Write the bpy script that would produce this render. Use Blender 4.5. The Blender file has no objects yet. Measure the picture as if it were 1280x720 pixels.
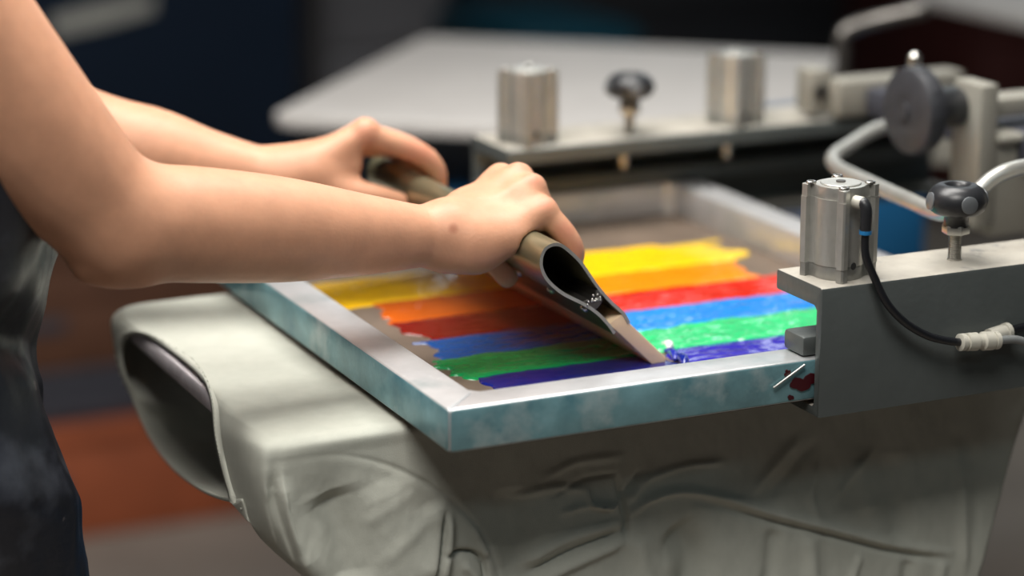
import bpy, bmesh, math, random
import numpy as np
from mathutils import Vector, Matrix

SC = bpy.context.scene
COL = SC.collection
random.seed(7)
np.random.seed(7)

# ------------------------------------------------------------------ camera
CAM = np.array([-0.6215, -1.4395, 0.5368])
YAW, PITCH, FPX = 0.435003, 0.261255, 3015.67
FW = np.array([math.sin(YAW) * math.cos(PITCH), math.cos(YAW) * math.cos(PITCH), -math.sin(PITCH)])
RT = np.array([math.cos(YAW), -math.sin(YAW), 0.0])
UP = np.cross(RT, FW)
cd = bpy.data.cameras.new('camera')
cam = bpy.data.objects.new('camera', cd)
COL.objects.link(cam)
cam.location = CAM
cam.rotation_euler = Matrix(((RT[0], UP[0], -FW[0]), (RT[1], UP[1], -FW[1]), (RT[2], UP[2], -FW[2]))).to_euler()
cd.sensor_width = 36.0
cd.lens = FPX / 1280 * 36.0
cd.clip_start = 0.05
cd.clip_end = 60
cd.dof.use_dof = True
cd.dof.focus_distance = 1.775
cd.dof.aperture_fstop = 2.2
cd.dof.aperture_blades = 0
SC.camera = cam

# ------------------------------------------------------------------ world, exposure, big lamps
SC.view_settings.view_transform = 'Standard'
SC.view_settings.look = 'None'
SC.view_settings.gamma = 1.0
SC.view_settings.use_curve_mapping = False
SC.view_settings.exposure = 0.0
W = bpy.data.worlds.new('world')
SC.world = W
W.use_nodes = True
bg = W.node_tree.nodes['Background']
bg.inputs['Color'].default_value = (0.55, 0.66, 0.78, 1)
bg.inputs['Strength'].default_value = 0.25

CEIL = 2.6
FLOOR = -0.93
LAMPS = [  # x, y, z of the tray, length x, width y, watts, colour
    (0.05, 0.42, 1.55, 1.5, 0.80, 50, (1.0, 0.97, 0.92)),
    (-0.75, -1.10, 2.25, 1.3, 0.9, 55, (1.0, 0.965, 0.91)),
    (0.6, -2.7, CEIL, 1.9, 0.5, 8, (0.70, 0.93, 1.0)),  # cool fill added from the camera side
    (2.6, 2.3, CEIL, 1.9, 0.5, 16, (0.86, 0.97, 1.0)),  # added to brighten the floor beyond the press
]
def area_lamp(x, y, z, lx, ly, watts, col):
    l = bpy.data.lights.new('ceiling_lamp_light', 'AREA')
    l.shape = 'RECTANGLE'
    l.size, l.size_y = lx, ly
    l.energy = watts
    l.color = col
    o = bpy.data.objects.new('ceiling_lamp_light', l)
    COL.objects.link(o)
    o.location = (x, y, z - 0.10)
    return o
for a in LAMPS:
    area_lamp(*a)

# ------------------------------------------------------------------ helpers
def at(x, y, X=None, Y=None, Z=None):
    """point of the place seen at photo pixel x, y on the plane X=, Y= or Z="""
    d = FW + RT * (x - 640) / FPX - UP * (y - 360) / FPX
    if Y is not None: t = (Y - CAM[1]) / d[1]
    elif Z is not None: t = (Z - CAM[2]) / d[2]
    else: t = (X - CAM[0]) / d[0]
    return CAM + d * t

def mat(name, col, rough=0.5, metal=0.0, var=0.0, scale=30.0, bump=0.0, bscale=200.0, coat=0.0, stains=(), sss=0.0,
        stretch=(1, 1, 1), spec=0.5):
    m = bpy.data.materials.new(name)
    m.use_nodes = True
    nt = m.node_tree
    b = nt.nodes['Principled BSDF']
    b.inputs['Roughness'].default_value = rough
    b.inputs['Metallic'].default_value = metal
    b.inputs['Coat Weight'].default_value = coat
    b.inputs['Coat Roughness'].default_value = 0.08
    b.inputs['Specular IOR Level'].default_value = spec
    if sss:
        b.inputs['Subsurface Weight'].default_value = sss
        b.inputs['Subsurface Radius'].default_value = (0.012, 0.005, 0.003)
        b.inputs['Subsurface Scale'].default_value = 1.0
    tc = nt.nodes.new('ShaderNodeTexCoord')
    mp = nt.nodes.new('ShaderNodeMapping')
    mp.inputs['Scale'].default_value = stretch
    nt.links.new(tc.outputs['Object'], mp.inputs['Vector'])
    cur = None
    base = (*col, 1.0)
    if var > 0:
        n = nt.nodes.new('ShaderNodeTexNoise')
        n.inputs['Scale'].default_value = scale
        n.inputs['Detail'].default_value = 6
        n.inputs['Roughness'].default_value = 0.62
        nt.links.new(mp.outputs['Vector'], n.inputs['Vector'])
        r = nt.nodes.new('ShaderNodeValToRGB')
        r.color_ramp.elements[0].position = 0.28
        r.color_ramp.elements[1].position = 0.72
        r.color_ramp.elements[0].color = tuple(c * (1 - var) for c in col) + (1,)
        r.color_ramp.elements[1].color = tuple(min(1, c * (1 + var)) for c in col) + (1,)
        nt.links.new(n.outputs['Fac'], r.inputs['Fac'])
        cur = r.outputs['Color']
    for (scol, sscale, lo, hi, seed) in stains:
        n = nt.nodes.new('ShaderNodeTexNoise')
        n.noise_dimensions = '4D'
        n.inputs['W'].default_value = seed
        n.inputs['Scale'].default_value = sscale
        n.inputs['Detail'].default_value = 8
        n.inputs['Roughness'].default_value = 0.6
        nt.links.new(mp.outputs['Vector'], n.inputs['Vector'])
        r = nt.nodes.new('ShaderNodeValToRGB')
        r.color_ramp.elements[0].position = lo
        r.color_ramp.elements[1].position = hi
        nt.links.new(n.outputs['Fac'], r.inputs['Fac'])
        mx = nt.nodes.new('ShaderNodeMix')
        mx.data_type = 'RGBA'
        nt.links.new(r.outputs['Color'], mx.inputs['Factor'])
        if cur is None: mx.inputs['A'].default_value = base
        else: nt.links.new(cur, mx.inputs['A'])
        mx.inputs['B'].default_value = (*scol, 1)
        cur = mx.outputs['Result']
    if cur is None: b.inputs['Base Color'].default_value = base
    else: nt.links.new(cur, b.inputs['Base Color'])
    if bump > 0:
        n = nt.nodes.new('ShaderNodeTexNoise')
        n.inputs['Scale'].default_value = bscale
        n.inputs['Detail'].default_value = 4
        nt.links.new(mp.outputs['Vector'], n.inputs['Vector'])
        bp = nt.nodes.new('ShaderNodeBump')
        bp.inputs['Strength'].default_value = bump
        bp.inputs['Distance'].default_value = 0.001
        nt.links.new(n.outputs['Fac'], bp.inputs['Height'])
        nt.links.new(bp.outputs['Normal'], b.inputs['Normal'])
    return m

class G:
    """collects vertices and faces of one mesh"""
    def __init__(s): s.v = []; s.f = []
    def add(s, v, f):
        n = len(s.v)
        s.v += [tuple(map(float, p)) for p in v]
        s.f += [tuple(i + n for i in q) for q in f]
        return s
    def box(s, lo, hi, bev=0.0, seg=2):
        bm = bmesh.new()
        bmesh.ops.create_cube(bm, size=1.0)
        lo = Vector(lo); hi = Vector(hi)
        for q in bm.verts:
            q.co = Vector([(lo[i] + hi[i]) / 2 + q.co[i] * (hi[i] - lo[i]) for i in range(3)])
        if bev > 0:
            bmesh.ops.bevel(bm, geom=bm.edges[:], offset=bev, segments=seg, profile=0.5, affect='EDGES')
        s.frombm(bm)
        return s
    def frombm(s, bm):
        bm.verts.index_update()
        s.add([q.co for q in bm.verts], [[q.index for q in p.verts] for p in bm.faces])
        bm.free()
    def extrude(s, poly, fn, a, b, bev=0.0, seg=2, holes=None):
        """poly: 2-D outline, fn(u, v, t) -> point; closed prism from t=a to t=b"""
        bm = bmesh.new()
        A = [bm.verts.new(fn(u, w, a)) for u, w in poly]
        B = [bm.verts.new(fn(u, w, b)) for u, w in poly]
        n = len(poly)
        f0 = bm.faces.new(A); f1 = bm.faces.new(B[::-1])
        for i in range(n):
            bm.faces.new([A[i], B[i], B[(i + 1) % n], A[(i + 1) % n]])
        bmesh.ops.recalc_face_normals(bm, faces=bm.faces[:])
        if bev > 0:
            es = list({e for f in (f0, f1) for e in f.edges})
            bmesh.ops.bevel(bm, geom=es, offset=bev, segments=seg, profile=0.5, affect='EDGES')
        bmesh.ops.triangulate(bm, faces=[f for f in bm.faces if len(f.verts) > 4])
        s.frombm(bm)
        return s
    def tube(s, pts, r, n=14, cap=True):
        pts = [Vector(p) for p in pts]
        m = len(pts)
        rr = r if hasattr(r, '__len__') else [r] * m
        rings = []
        prev = None
        for i in range(m):
            d = (pts[min(i + 1, m - 1)] - pts[max(i - 1, 0)]).normalized()
            if prev is None:
                u = d.orthogonal().normalized()
            else:
                u = (prev - d * prev.dot(d)).normalized()
            prev = u
            w = d.cross(u)
            rings.append([pts[i] + (u * math.cos(2 * math.pi * k / n) + w * math.sin(2 * math.pi * k / n)) * rr[i] for k in range(n)])
        v = [p for q in rings for p in q]
        f = []
        for i in range(m - 1):
            for k in range(n):
                f.append((i * n + k, i * n + (k + 1) % n, (i + 1) * n + (k + 1) % n, (i + 1) * n + k))
        if cap:
            f.append(tuple(range(n))[::-1]); f.append(tuple((m - 1) * n + k for k in range(n)))
        return s.add(v, f)
    def lathe(s, prof, c, axis=(0, 0, 1), n=32):
        """prof: (radius, height) along axis from point c"""
        ax = Vector(axis).normalized()
        u = ax.orthogonal().normalized(); w = ax.cross(u)
        c = Vector(c)
        v = []; f = []
        for r, h in prof:
            for k in range(n):
                a = 2 * math.pi * k / n
                v.append(c + ax * h + (u * math.cos(a) + w * math.sin(a)) * r)
        for i in range(len(prof) - 1):
            for k in range(n):
                f.append((i * n + k, i * n + (k + 1) % n, (i + 1) * n + (k + 1) % n, (i + 1) * n + k))
        f.append(tuple(range(n))[::-1]); f.append(tuple((len(prof) - 1) * n + k for k in range(n)))
        return s.add(v, f)
    def grid(s, P, closed_u=False):
        """P: array nu x nv x 3"""
        nu, nv = P.shape[:2]
        f = []
        for i in range(nu if closed_u else nu - 1):
            for j in range(nv - 1):
                k = (i + 1) % nu
                f.append((i * nv + j, k * nv + j, k * nv + j + 1, i * nv + j + 1))
        return s.add(P.reshape(-1, 3), f)
    def obj(s, name, m, parent=None, smooth=35, off=None):
        me = bpy.data.meshes.new(name)
        v = s.v
        if off is not None:
            v = [(a - off[0], b - off[1], c - off[2]) for a, b, c in v]
        me.from_pydata(v, [], s.f)
        me.validate()
        me.update()
        bm = bmesh.new(); bm.from_mesh(me)
        bmesh.ops.recalc_face_normals(bm, faces=bm.faces[:])
        bm.to_mesh(me); bm.free()
        if m: me.materials.append(m)
        o = bpy.data.objects.new(name, me)
        COL.objects.link(o)
        if parent: o.parent = parent
        if smooth:
            me.polygons.foreach_set('use_smooth', [True] * len(me.polygons))
            if smooth < 180:
                me.set_sharp_from_angle(angle=math.radians(smooth))
        return o

def tag(o, label, cat, group=None):
    o['label'] = label; o['category'] = cat
    if group: o['group'] = group
    return o
def struct(o):
    o['kind'] = 'structure'; return o
def thing(name, label, cat, loc=(0, 0, 0), group=None):
    o = bpy.data.objects.new(name, None)
    COL.objects.link(o)
    o.location = loc
    o.empty_display_size = 0.02
    return tag(o, label, cat, group)
def copy_tree(o, parent=None):
    c = o.copy(); COL.objects.link(c)
    if parent is not None: c.parent = parent
    for ch in [q for q in bpy.data.objects if q.parent == o]:
        copy_tree(ch, c)
    return c
def crom(pts, n=12, closed=False):
    """Catmull-Rom through points (any dimension)"""
    P = np.array(pts, float)
    m = len(P)
    out = []
    segs = m if closed else m - 1
    for i in range(segs):
        if closed:
            p0, p1, p2, p3 = P[(i - 1) % m], P[i], P[(i + 1) % m], P[(i + 2) % m]
        else:
            p1, p2 = P[i], P[i + 1]
            p0 = P[i - 1] if i > 0 else 2 * p1 - p2
            p3 = P[i + 2] if i + 2 < m else 2 * p2 - p1
        for k in range(n):
            t = k / n
            out.append(0.5 * ((2 * p1) + (-p0 + p2) * t + (2 * p0 - 5 * p1 + 4 * p2 - p3) * t * t + (-p0 + 3 * p1 - 3 * p2 + p3) * t ** 3))
    if not closed: out.append(P[-1])
    return np.array(out)
def vnoise(x, y, seed=0, oct=3):
    """smooth value noise on arrays, about -1..1"""
    r = np.random.RandomState(seed)
    T = r.rand(64, 64) * 2 - 1
    tot = 0; amp = 1.0; nrm = 0
    for _ in range(oct):
        xi = np.floor(x).astype(int); yi = np.floor(y).astype(int)
        fx = x - xi; fy = y - yi
        fx = fx * fx * (3 - 2 * fx); fy = fy * fy * (3 - 2 * fy)
        a = T[xi % 64, yi % 64]; b = T[(xi + 1) % 64, yi % 64]; c = T[xi % 64, (yi + 1) % 64]; d = T[(xi + 1) % 64, (yi + 1) % 64]
        tot = tot + amp * ((a * (1 - fx) + b * fx) * (1 - fy) + (c * (1 - fx) + d * fx) * fy)
        nrm += amp; amp *= 0.5; x = x * 2.03 + 7.1; y = y * 2.03 + 3.7
    return tot / nrm

# ------------------------------------------------------------------ materials
M = {}
M['floor'] = mat('floor_concrete', (0.25, 0.215, 0.185), 0.6, var=0.2, scale=3, bump=0.2, bscale=40)
M['wall'] = mat('wall_paint', (0.035, 0.038, 0.05), 0.8, var=0.2, scale=2)
M['ceil'] = mat('ceiling_paint', (0.11, 0.115, 0.12), 0.8, var=0.1, scale=2)
M['rail_side'] = mat('teal_rail_side', (0.19, 0.36, 0.40), 0.34, 0.25, var=0.35, scale=22, bump=0.15, bscale=250,
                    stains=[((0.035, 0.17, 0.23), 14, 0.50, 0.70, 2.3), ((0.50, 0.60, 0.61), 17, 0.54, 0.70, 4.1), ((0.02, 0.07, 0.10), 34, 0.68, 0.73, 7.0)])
M['rail_top'] = mat('aluminium_rail', (0.66, 0.66, 0.67), 0.34, 0.6, var=0.12, scale=25, bump=0.12, bscale=300,
                    stains=[((0.40, 0.47, 0.48), 12, 0.55, 0.72, 1.3), ((0.16, 0.20, 0.22), 30, 0.66, 0.71, 4.1), ((0.8, 0.82, 0.82), 45, 0.64, 0.72, 8.0)])
M['mesh'] = mat('screen_mesh_weave', (0.135, 0.10, 0.075), 0.45, 0.0, var=0.3, scale=14, bump=0.3, bscale=900)
M['alu'] = mat('brushed_aluminium', (0.55, 0.545, 0.51), 0.34, 0.65, var=0.12, scale=40, bump=0.1, bscale=500,
               stains=[((0.25, 0.24, 0.22), 60, 0.66, 0.75, 2.2)])
M['cast'] = mat('grey_painted_cast_metal', (0.098, 0.110, 0.108), 0.42, 0.25, var=0.10, scale=18, bump=0.25, bscale=160,
                stains=[((0.42, 0.42, 0.40), 90, 0.70, 0.76, 3.3), ((0.05, 0.22, 0.22), 38, 0.76, 0.80, 6.6)])
M['casttop'] = M['cast']
M['dusty_toplit'] = mat('top_lit_dusty_cast_metal', (0.36, 0.335, 0.29), 0.6, 0.1, var=0.18, scale=25, bump=0.25, bscale=160,  # dust tan, made paler for the light on upper faces
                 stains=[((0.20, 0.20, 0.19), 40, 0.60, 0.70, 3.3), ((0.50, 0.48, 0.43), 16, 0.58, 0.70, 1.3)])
M['alucap'] = mat('grey_anodised_aluminium', (0.36, 0.36, 0.34), 0.4, 0.6, var=0.15, scale=60)
M['steel'] = mat('plain_steel', (0.55, 0.54, 0.51), 0.30, 1.0, var=0.1, scale=60)
M['dsteel'] = mat('dark_steel', (0.16, 0.15, 0.14), 0.4, 0.9, var=0.2, scale=80)
M['tan'] = mat('warm_grey_enamel', (0.30, 0.285, 0.245), 0.45, 0.2, var=0.1, scale=12)
M['black'] = mat('black_plastic', (0.022, 0.023, 0.026), 0.34, 0.0, bump=0.05, bscale=400)
M['blackm'] = mat('matt_black_plastic', (0.035, 0.036, 0.042), 0.5, 0.0, var=0.2, scale=60)
M['blue'] = mat('blue_machine_enamel', (0.010, 0.085, 0.20), 0.4, 0.0, var=0.15, scale=6)
M['navy'] = mat('navy_cabinet_enamel', (0.003, 0.014, 0.036), 0.55, 0.0, var=0.2, scale=3)
M['platen'] = mat('pale_platen_board', (0.47, 0.45, 0.435), 0.55, 0.0, var=0.06, scale=9)
M['board'] = mat('platen_board_edge', (0.72, 0.67, 0.70), 0.5, 0.1, var=0.2, scale=40)
M['slate'] = mat('slate_box', (0.045, 0.047, 0.062), 0.6, var=0.2, scale=8)
M['haze'] = mat('pale_grey_machine', (0.24, 0.23, 0.245), 0.5, var=0.2, scale=4)
M['fit'] = mat('ivory_plastic', (0.55, 0.53, 0.46), 0.35, 0.0)
M['hose'] = mat('black_hose_rubber', (0.012, 0.013, 0.016), 0.35)
M['ghose'] = mat('grey_hose', (0.22, 0.23, 0.23), 0.35)
M['bluering'] = mat('blue_release_ring', (0.02, 0.20, 0.48), 0.35)
M['blade'] = mat('beige_polyurethane', (0.97, 0.69, 0.46), 0.42, 0.0, var=0.05, scale=60, sss=0.1)
M['sqz'] = mat('squeegee_extrusion', (0.34, 0.31, 0.195), 0.33, 0.80, var=0.12, scale=50, stretch=(1, 0.05, 1))

# ================================================================== structure: the workshop
def plane_struct(name, lo, hi, m):
    return struct(G().box(lo, hi).obj(name, m, smooth=0))
X0, X1, Y0, Y1 = -4.0, 6.5, -4.0, 6.0
plane_struct('floor', (X0, Y0, FLOOR - 0.05), (X1, Y1, FLOOR), M['floor'])
plane_struct('ceiling', (X0, Y0, CEIL), (X1, Y1, CEIL + 0.05), M['ceil'])
plane_struct('wall_back', (X0, Y1, FLOOR), (X1, Y1 + 0.05, CEIL), M['wall'])
plane_struct('wall_front', (X0, Y0 - 0.05, FLOOR), (X1, Y0, CEIL), M['wall'])
plane_struct('wall_left', (X0 - 0.05, Y0, FLOOR), (X0, Y1, CEIL), M['wall'])
plane_struct('wall_right', (X1, Y0, FLOOR), (X1 + 0.05, Y1, CEIL), M['wall'])
for i, (x, y, z, lx, ly, wt, _c) in enumerate(LAMPS):
    side = ['low above the printing press on two rods', 'over the open floor in front of the hanging shirt', 'over the aisle in front of the press, added as cool fill', 'over the far machine aisle, added to brighten the floor'][i]
    t = thing('ceiling_lamp', 'long white lamp tray hanging ' + side, 'lamp', (x, y, z))
    if z < CEIL:
        for sx in (-1, 1): G().tube([(sx * lx * .4, 0, -.01), (sx * lx * .4, 0, CEIL - z)], .006, 10).obj('hanging_rod', M['steel'], t)
    G().box((-lx / 2 - .03, -ly / 2 - .03, -0.06), (lx / 2 + .03, ly / 2 + .03, 0), 0.01).obj('lamp_housing', M['platen'], t)
    for sx in (-1, 1):
        G().box((sx * (lx / 2 + .02) - .01, -ly / 2 - .03, -0.13), (sx * (lx / 2 + .02) + .01, ly / 2 + .03, -0.055)).obj('reflector_fin', M['platen'], t)

# unseen high window added in the back wall for glints on rails and ink
M['backglow'] = bpy.data.materials.new('added_glow_pane'); M['backglow'].use_nodes = True
_b = M['backglow'].node_tree.nodes['Principled BSDF']
_b.inputs['Base Color'].default_value = (.8, .85, .9, 1); _b.inputs['Emission Color'].default_value = (.86, .95, 1, 1); _b.inputs['Emission Strength'].default_value = 1.5
wn = bpy.data.objects.new('added_window_1', None); COL.objects.link(wn); wn.location = (4.5, Y1, 1.0); struct(wn)
for k in range(4):
    G().box((-1.9 + k * .96, -.03, .04), (-1.9 + k * .96 + .90, -.02, 1.26)).obj('pane', M['backglow'], wn, smooth=0)
for k in range(5):
    G().box((-1.96 + k * .96, -.06, 0), (-1.90 + k * .96, 0, 1.3), .004).obj('added_window_frame', M['steel'], wn)
for z in (0, 1.26): G().box((-1.96, -.06, z), (1.94, 0, z + .04), .004).obj('added_window_frame', M['steel'], wn)

# ================================================================== screen frame
FWID, FDEP, RH = 0.5145, 0.602, 0.0317
fr = thing('screen_frame', 'aluminium screen printing frame with teal outer sides and rainbow inks on its mesh', 'screen frame', (0, 0, 0))
def rail(a, b, inward, name='rail'):
    """mitred square rail from corner a to corner b (outer top line), inward = unit vector"""
    a = np.array(a, float); b = np.array(b, float); iw = np.array(inward, float)
    L = np.linalg.norm(b - a); d = (b - a) / L
    bm = bmesh.new()
    vs = []
    for (off, t0, t1) in ((0, 0, L), (RH, RH, L - RH)):
        for z in (0, RH):
            for t in (t0, t1):
                p = a + d * t + iw * off
                vs.append(bm.verts.new((p[0], p[1], z)))
    q = lambda *i: bm.faces.new([vs[k] for k in i])
    q(0, 1, 3, 2); q(4, 5, 7, 6); q(0, 1, 5, 4); q(2, 3, 7, 6); q(0, 2, 6, 4); q(1, 3, 7, 5)
    bmesh.ops.recalc_face_normals(bm, faces=bm.faces[:])
    bmesh.ops.bevel(bm, geom=bm.edges[:], offset=0.0022, segments=3, profile=0.5, affect='EDGES')
    g = G(); g.frombm(bm)
    o = g.obj(name, M['rail_top'], fr, smooth=50)
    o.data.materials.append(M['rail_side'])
    for p in o.data.polygons:      # second, mottled teal material all along the outer side
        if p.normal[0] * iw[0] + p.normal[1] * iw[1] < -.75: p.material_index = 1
    return o
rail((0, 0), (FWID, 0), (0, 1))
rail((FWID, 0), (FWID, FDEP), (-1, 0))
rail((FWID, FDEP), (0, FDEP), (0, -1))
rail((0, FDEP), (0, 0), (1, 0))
for cx, cy, sx, sy in ((RH, RH, 1, 1), (FWID - RH, RH, -1, 1), (RH, FDEP - RH, 1, -1), (FWID - RH, FDEP - RH, -1, -1)):
    g = G()   # weld fillet in the inner corner
    g.extrude([(-.004, -.004), (0.011, -.002), (0.005, 0.0025), (0.0025, 0.005), (-.002, 0.011)], lambda u, w, t, cx=cx, cy=cy, sx=sx, sy=sy: (cx + sx * u, cy + sy * w, t), 0.001, RH - 0.0012)
    g.obj('weld', M['rail_top'], fr, smooth=40)
G().box((0.004, 0.004, -0.0012), (FWID - 0.004, FDEP - 0.004, 0.0012)).obj('mesh_fabric', M['mesh'], fr, smooth=0)
p0, p1 = at(967, 485, Y=-0.0022), at(1006, 456, Y=-0.0022)
G().tube([p0, p1], 0.0009, 8).obj('wire_pin', M['alucap'], fr)
M['redink'] = mat('dark_red_ink', (0.055, 0.004, 0.008), 0.3, coat=0.4)
M['tealink'] = mat('dried_teal_ink', (0.03, 0.16, 0.20), 0.5)
def splat(px, rad, seed, m, name, Y=-0.0006, asp=1.0):
    c = at(*px, Y=Y)
    r = np.random.RandomState(seed)
    n = 22
    rr = rad * (1 + 0.35 * np.interp(np.arange(n), np.arange(0, n + 2, 2), np.append(r.randn(n // 2), 0)))
    poly = [(c[0] + asp * rr[k] * math.cos(2 * math.pi * k / n), c[2] + rr[k] * 0.8 * math.sin(2 * math.pi * k / n)) for k in range(n)]
    G().extrude(poly, lambda u, w, t: (u, t, w), Y - 0.0004, 0.0003).obj(name, m, fr, smooth=0)
splat((1005, 478), 0.0085, 3, M['redink'], 'red_ink_stain', asp=1.5)
splat((984, 466), 0.0028, 4, M['redink'], 'red_ink_stain')
splat((988, 497), 0.0028, 9, M['redink'], 'red_ink_stain')

# ================================================================== inks on the mesh
def ink(label, col, x0, x1, y0, y1, seed, thick=0.0016, rough=0.12, skew=0.0, ragged=0.014, lump=0.3, z=0.0013):
    nu, nv = 90, 26
    u = np.linspace(0, 1, nu)[:, None] * np.ones((1, nv)); v = np.linspace(0, 1, nv)[None, :] * np.ones((nu, 1))
    ya = y0 + 0.004 * vnoise(u * 7, u * 0 + seed, seed)
    yb = y1 + 0.004 * vnoise(u * 7, u * 0 + seed + 9.3, seed + 1)
    xa = x0 + ragged * vnoise(v * 4 + 3, v * 0 + seed, seed + 2); xb = x1 + ragged * vnoise(v * 4 + 8, v * 0 + seed, seed + 3)
    X = xa + (xb - xa) * u + skew * (v - 0.5)
    Y = ya + (yb - ya) * v
    e = np.minimum(np.minimum(u / 0.05, (1 - u) / 0.05), np.minimum(v / 0.18, (1 - v) / 0.18)).clip(0, 1)
    prof = np.sqrt(1 - (1 - e) ** 2)
    h = prof * thick * (1 + lump * vnoise(X * 60, Y * 220, seed + 4) + 0.35 * lump * vnoise(X * 240, Y * 500, seed + 5))
    P = np.stack([X, Y, z - 0.0008 + 0.0009 * (prof > 0) * 1.0 * np.minimum(1, prof * 4) + h], -1)
    m = mat('ink_' + label.split()[0], col, rough, 0.0, var=0.10, scale=70, stretch=(0.25, 1, 1), coat=0.25)
    o = G().grid(P).obj('ink_streak', m, None, smooth=180)
    return tag(o, label, 'ink', 'rainbow inks on the screen mesh')
XL, XR = 0.086, 0.238
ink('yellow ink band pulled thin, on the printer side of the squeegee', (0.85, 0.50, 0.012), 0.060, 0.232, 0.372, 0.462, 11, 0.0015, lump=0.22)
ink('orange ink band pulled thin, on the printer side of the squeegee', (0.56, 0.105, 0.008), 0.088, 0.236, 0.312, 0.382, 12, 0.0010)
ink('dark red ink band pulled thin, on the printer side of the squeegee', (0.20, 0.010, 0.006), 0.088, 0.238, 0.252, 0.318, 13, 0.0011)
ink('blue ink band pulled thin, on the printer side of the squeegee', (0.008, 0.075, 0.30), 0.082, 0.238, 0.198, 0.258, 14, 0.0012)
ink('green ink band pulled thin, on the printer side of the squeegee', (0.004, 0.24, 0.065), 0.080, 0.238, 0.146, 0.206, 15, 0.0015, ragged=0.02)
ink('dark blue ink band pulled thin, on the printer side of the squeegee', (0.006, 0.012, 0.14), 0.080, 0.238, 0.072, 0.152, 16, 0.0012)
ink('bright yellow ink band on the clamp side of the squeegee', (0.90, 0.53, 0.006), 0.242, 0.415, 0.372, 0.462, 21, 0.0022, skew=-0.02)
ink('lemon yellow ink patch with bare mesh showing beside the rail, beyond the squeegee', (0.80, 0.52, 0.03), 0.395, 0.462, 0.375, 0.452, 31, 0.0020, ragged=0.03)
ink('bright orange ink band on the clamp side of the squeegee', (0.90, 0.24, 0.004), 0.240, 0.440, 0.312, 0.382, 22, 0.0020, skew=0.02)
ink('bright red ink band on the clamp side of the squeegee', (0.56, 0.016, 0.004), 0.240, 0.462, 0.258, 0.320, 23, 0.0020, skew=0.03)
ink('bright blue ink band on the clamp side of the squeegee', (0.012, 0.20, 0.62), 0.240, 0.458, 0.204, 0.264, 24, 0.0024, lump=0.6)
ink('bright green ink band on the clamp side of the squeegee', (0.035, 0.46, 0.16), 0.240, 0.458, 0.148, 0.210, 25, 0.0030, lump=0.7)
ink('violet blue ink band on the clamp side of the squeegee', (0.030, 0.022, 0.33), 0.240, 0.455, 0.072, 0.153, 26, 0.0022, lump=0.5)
# rolled beads of wet ink in front of the blade
for k, (yy, x, r, c, nm) in enumerate(((0.118, 0.246, 0.0042, (0.010, 0.02, 0.22), 'dark blue'), (0.135, 0.247, 0.0034, (0.02, 0.03, 0.30), 'violet blue'))):
    pts = crom([(x - .004, yy - .012, .003), (x, yy - .004, .0045), (x + .003, yy + .006, .0042), (x + .001, yy + .014, .003)], 6)
    rad = [r * (0.35 + 0.65 * math.sin(math.pi * (i + .5) / len(pts))) for i in range(len(pts))]
    tag(G().tube(pts, rad, 12).obj('ink_bead', mat('ink_bead_' + nm.replace(' ', '_'), c, 0.08, coat=0.4), smooth=180),
        nm + ' bead of wet ink rolled up against the blade tip', 'ink', 'rainbow inks on the screen mesh')
tag(G().tube(crom([(0.252, .150, .004), (.256, .156, .0055), (.254, .164, .004)], 6), [.0012, .002, .0027, .003, .0032, .0032, .0032, .0032, .003, .0027, .002, .0016, .001], 12).obj('ink_bead', mat('ink_glint_white', (0.75, .8, .75), 0.1, coat=.4), smooth=180),  # white glint on the wet ink put into the colour of a bead
    'small white bead painted as a glint of wet ink beside the blade tip', 'ink', 'rainbow inks on the screen mesh')

# ================================================================== squeegee
SQ0, SQ1 = 0.1225, 0.470
def zq(x, y):   # outline of the open end read off the profile, in the plane across the squeegee
    p = at(640 + x / 3.6, 280 + y / 3.6, Y=SQ0)
    return (p[0], p[2])
wall = crom([zq(*p) for p in ((462, 492), (436, 455), (385, 402), (322, 360), (228, 312), (165, 258), (136, 205), (133, 155), (152, 112), (190, 93), (232, 102), (300, 162), (348, 228), (388, 285), (440, 346), (500, 402), (527, 446))], 5)
nrm = np.zeros_like(wall)
tg = np.gradient(wall, axis=0); tg /= np.linalg.norm(tg, axis=1)[:, None]
nrm[:, 0] = -tg[:, 1]; nrm[:, 1] = tg[:, 0]
th = 0.00125
sec = np.concatenate([wall + nrm * th, (wall - nrm * th)[::-1]])
sq = thing('squeegee', 'long metal handled squeegee with beige blade held slanted in both hands', 'squeegee', (0, 0, 0))
yfn = lambda u, w, t: (u, t, w)
def strip_extrude(sec, a, b):
    n = len(sec)
    v = [(p[0], a, p[1]) for p in sec] + [(p[0], b, p[1]) for p in sec]
    f = [(i, (i + 1) % n, n + (i + 1) % n, n + i) for i in range(n)]
    h = n // 2
    for i in range(h - 1):
        f.append((i, n - 1 - i, n - 2 - i, i + 1)); f.append((n + i, n + i + 1, 2 * n - 2 - i, 2 * n - 1 - i))
    return G().add(v, f)
hnd = strip_extrude(sec, SQ0, SQ1).obj('handle', M['sqz'], sq, smooth=40)
hnd.data.materials.append(M['alu'])
for p in hnd.data.polygons:
    if abs(p.normal[1]) > .9: p.material_index = 1       # cut edge, rim highlight put into a paler metal colour
bl = [zq(*p) for p in ((436, 452), (500, 405), (531, 447), (692, 600), (694, 630), (684, 640), (640, 639), (486, 494))]
G().extrude(bl, yfn, SQ0 + 0.0008, SQ1, 0.0006).obj('blade', M['blade'], sq, smooth=30)
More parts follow.
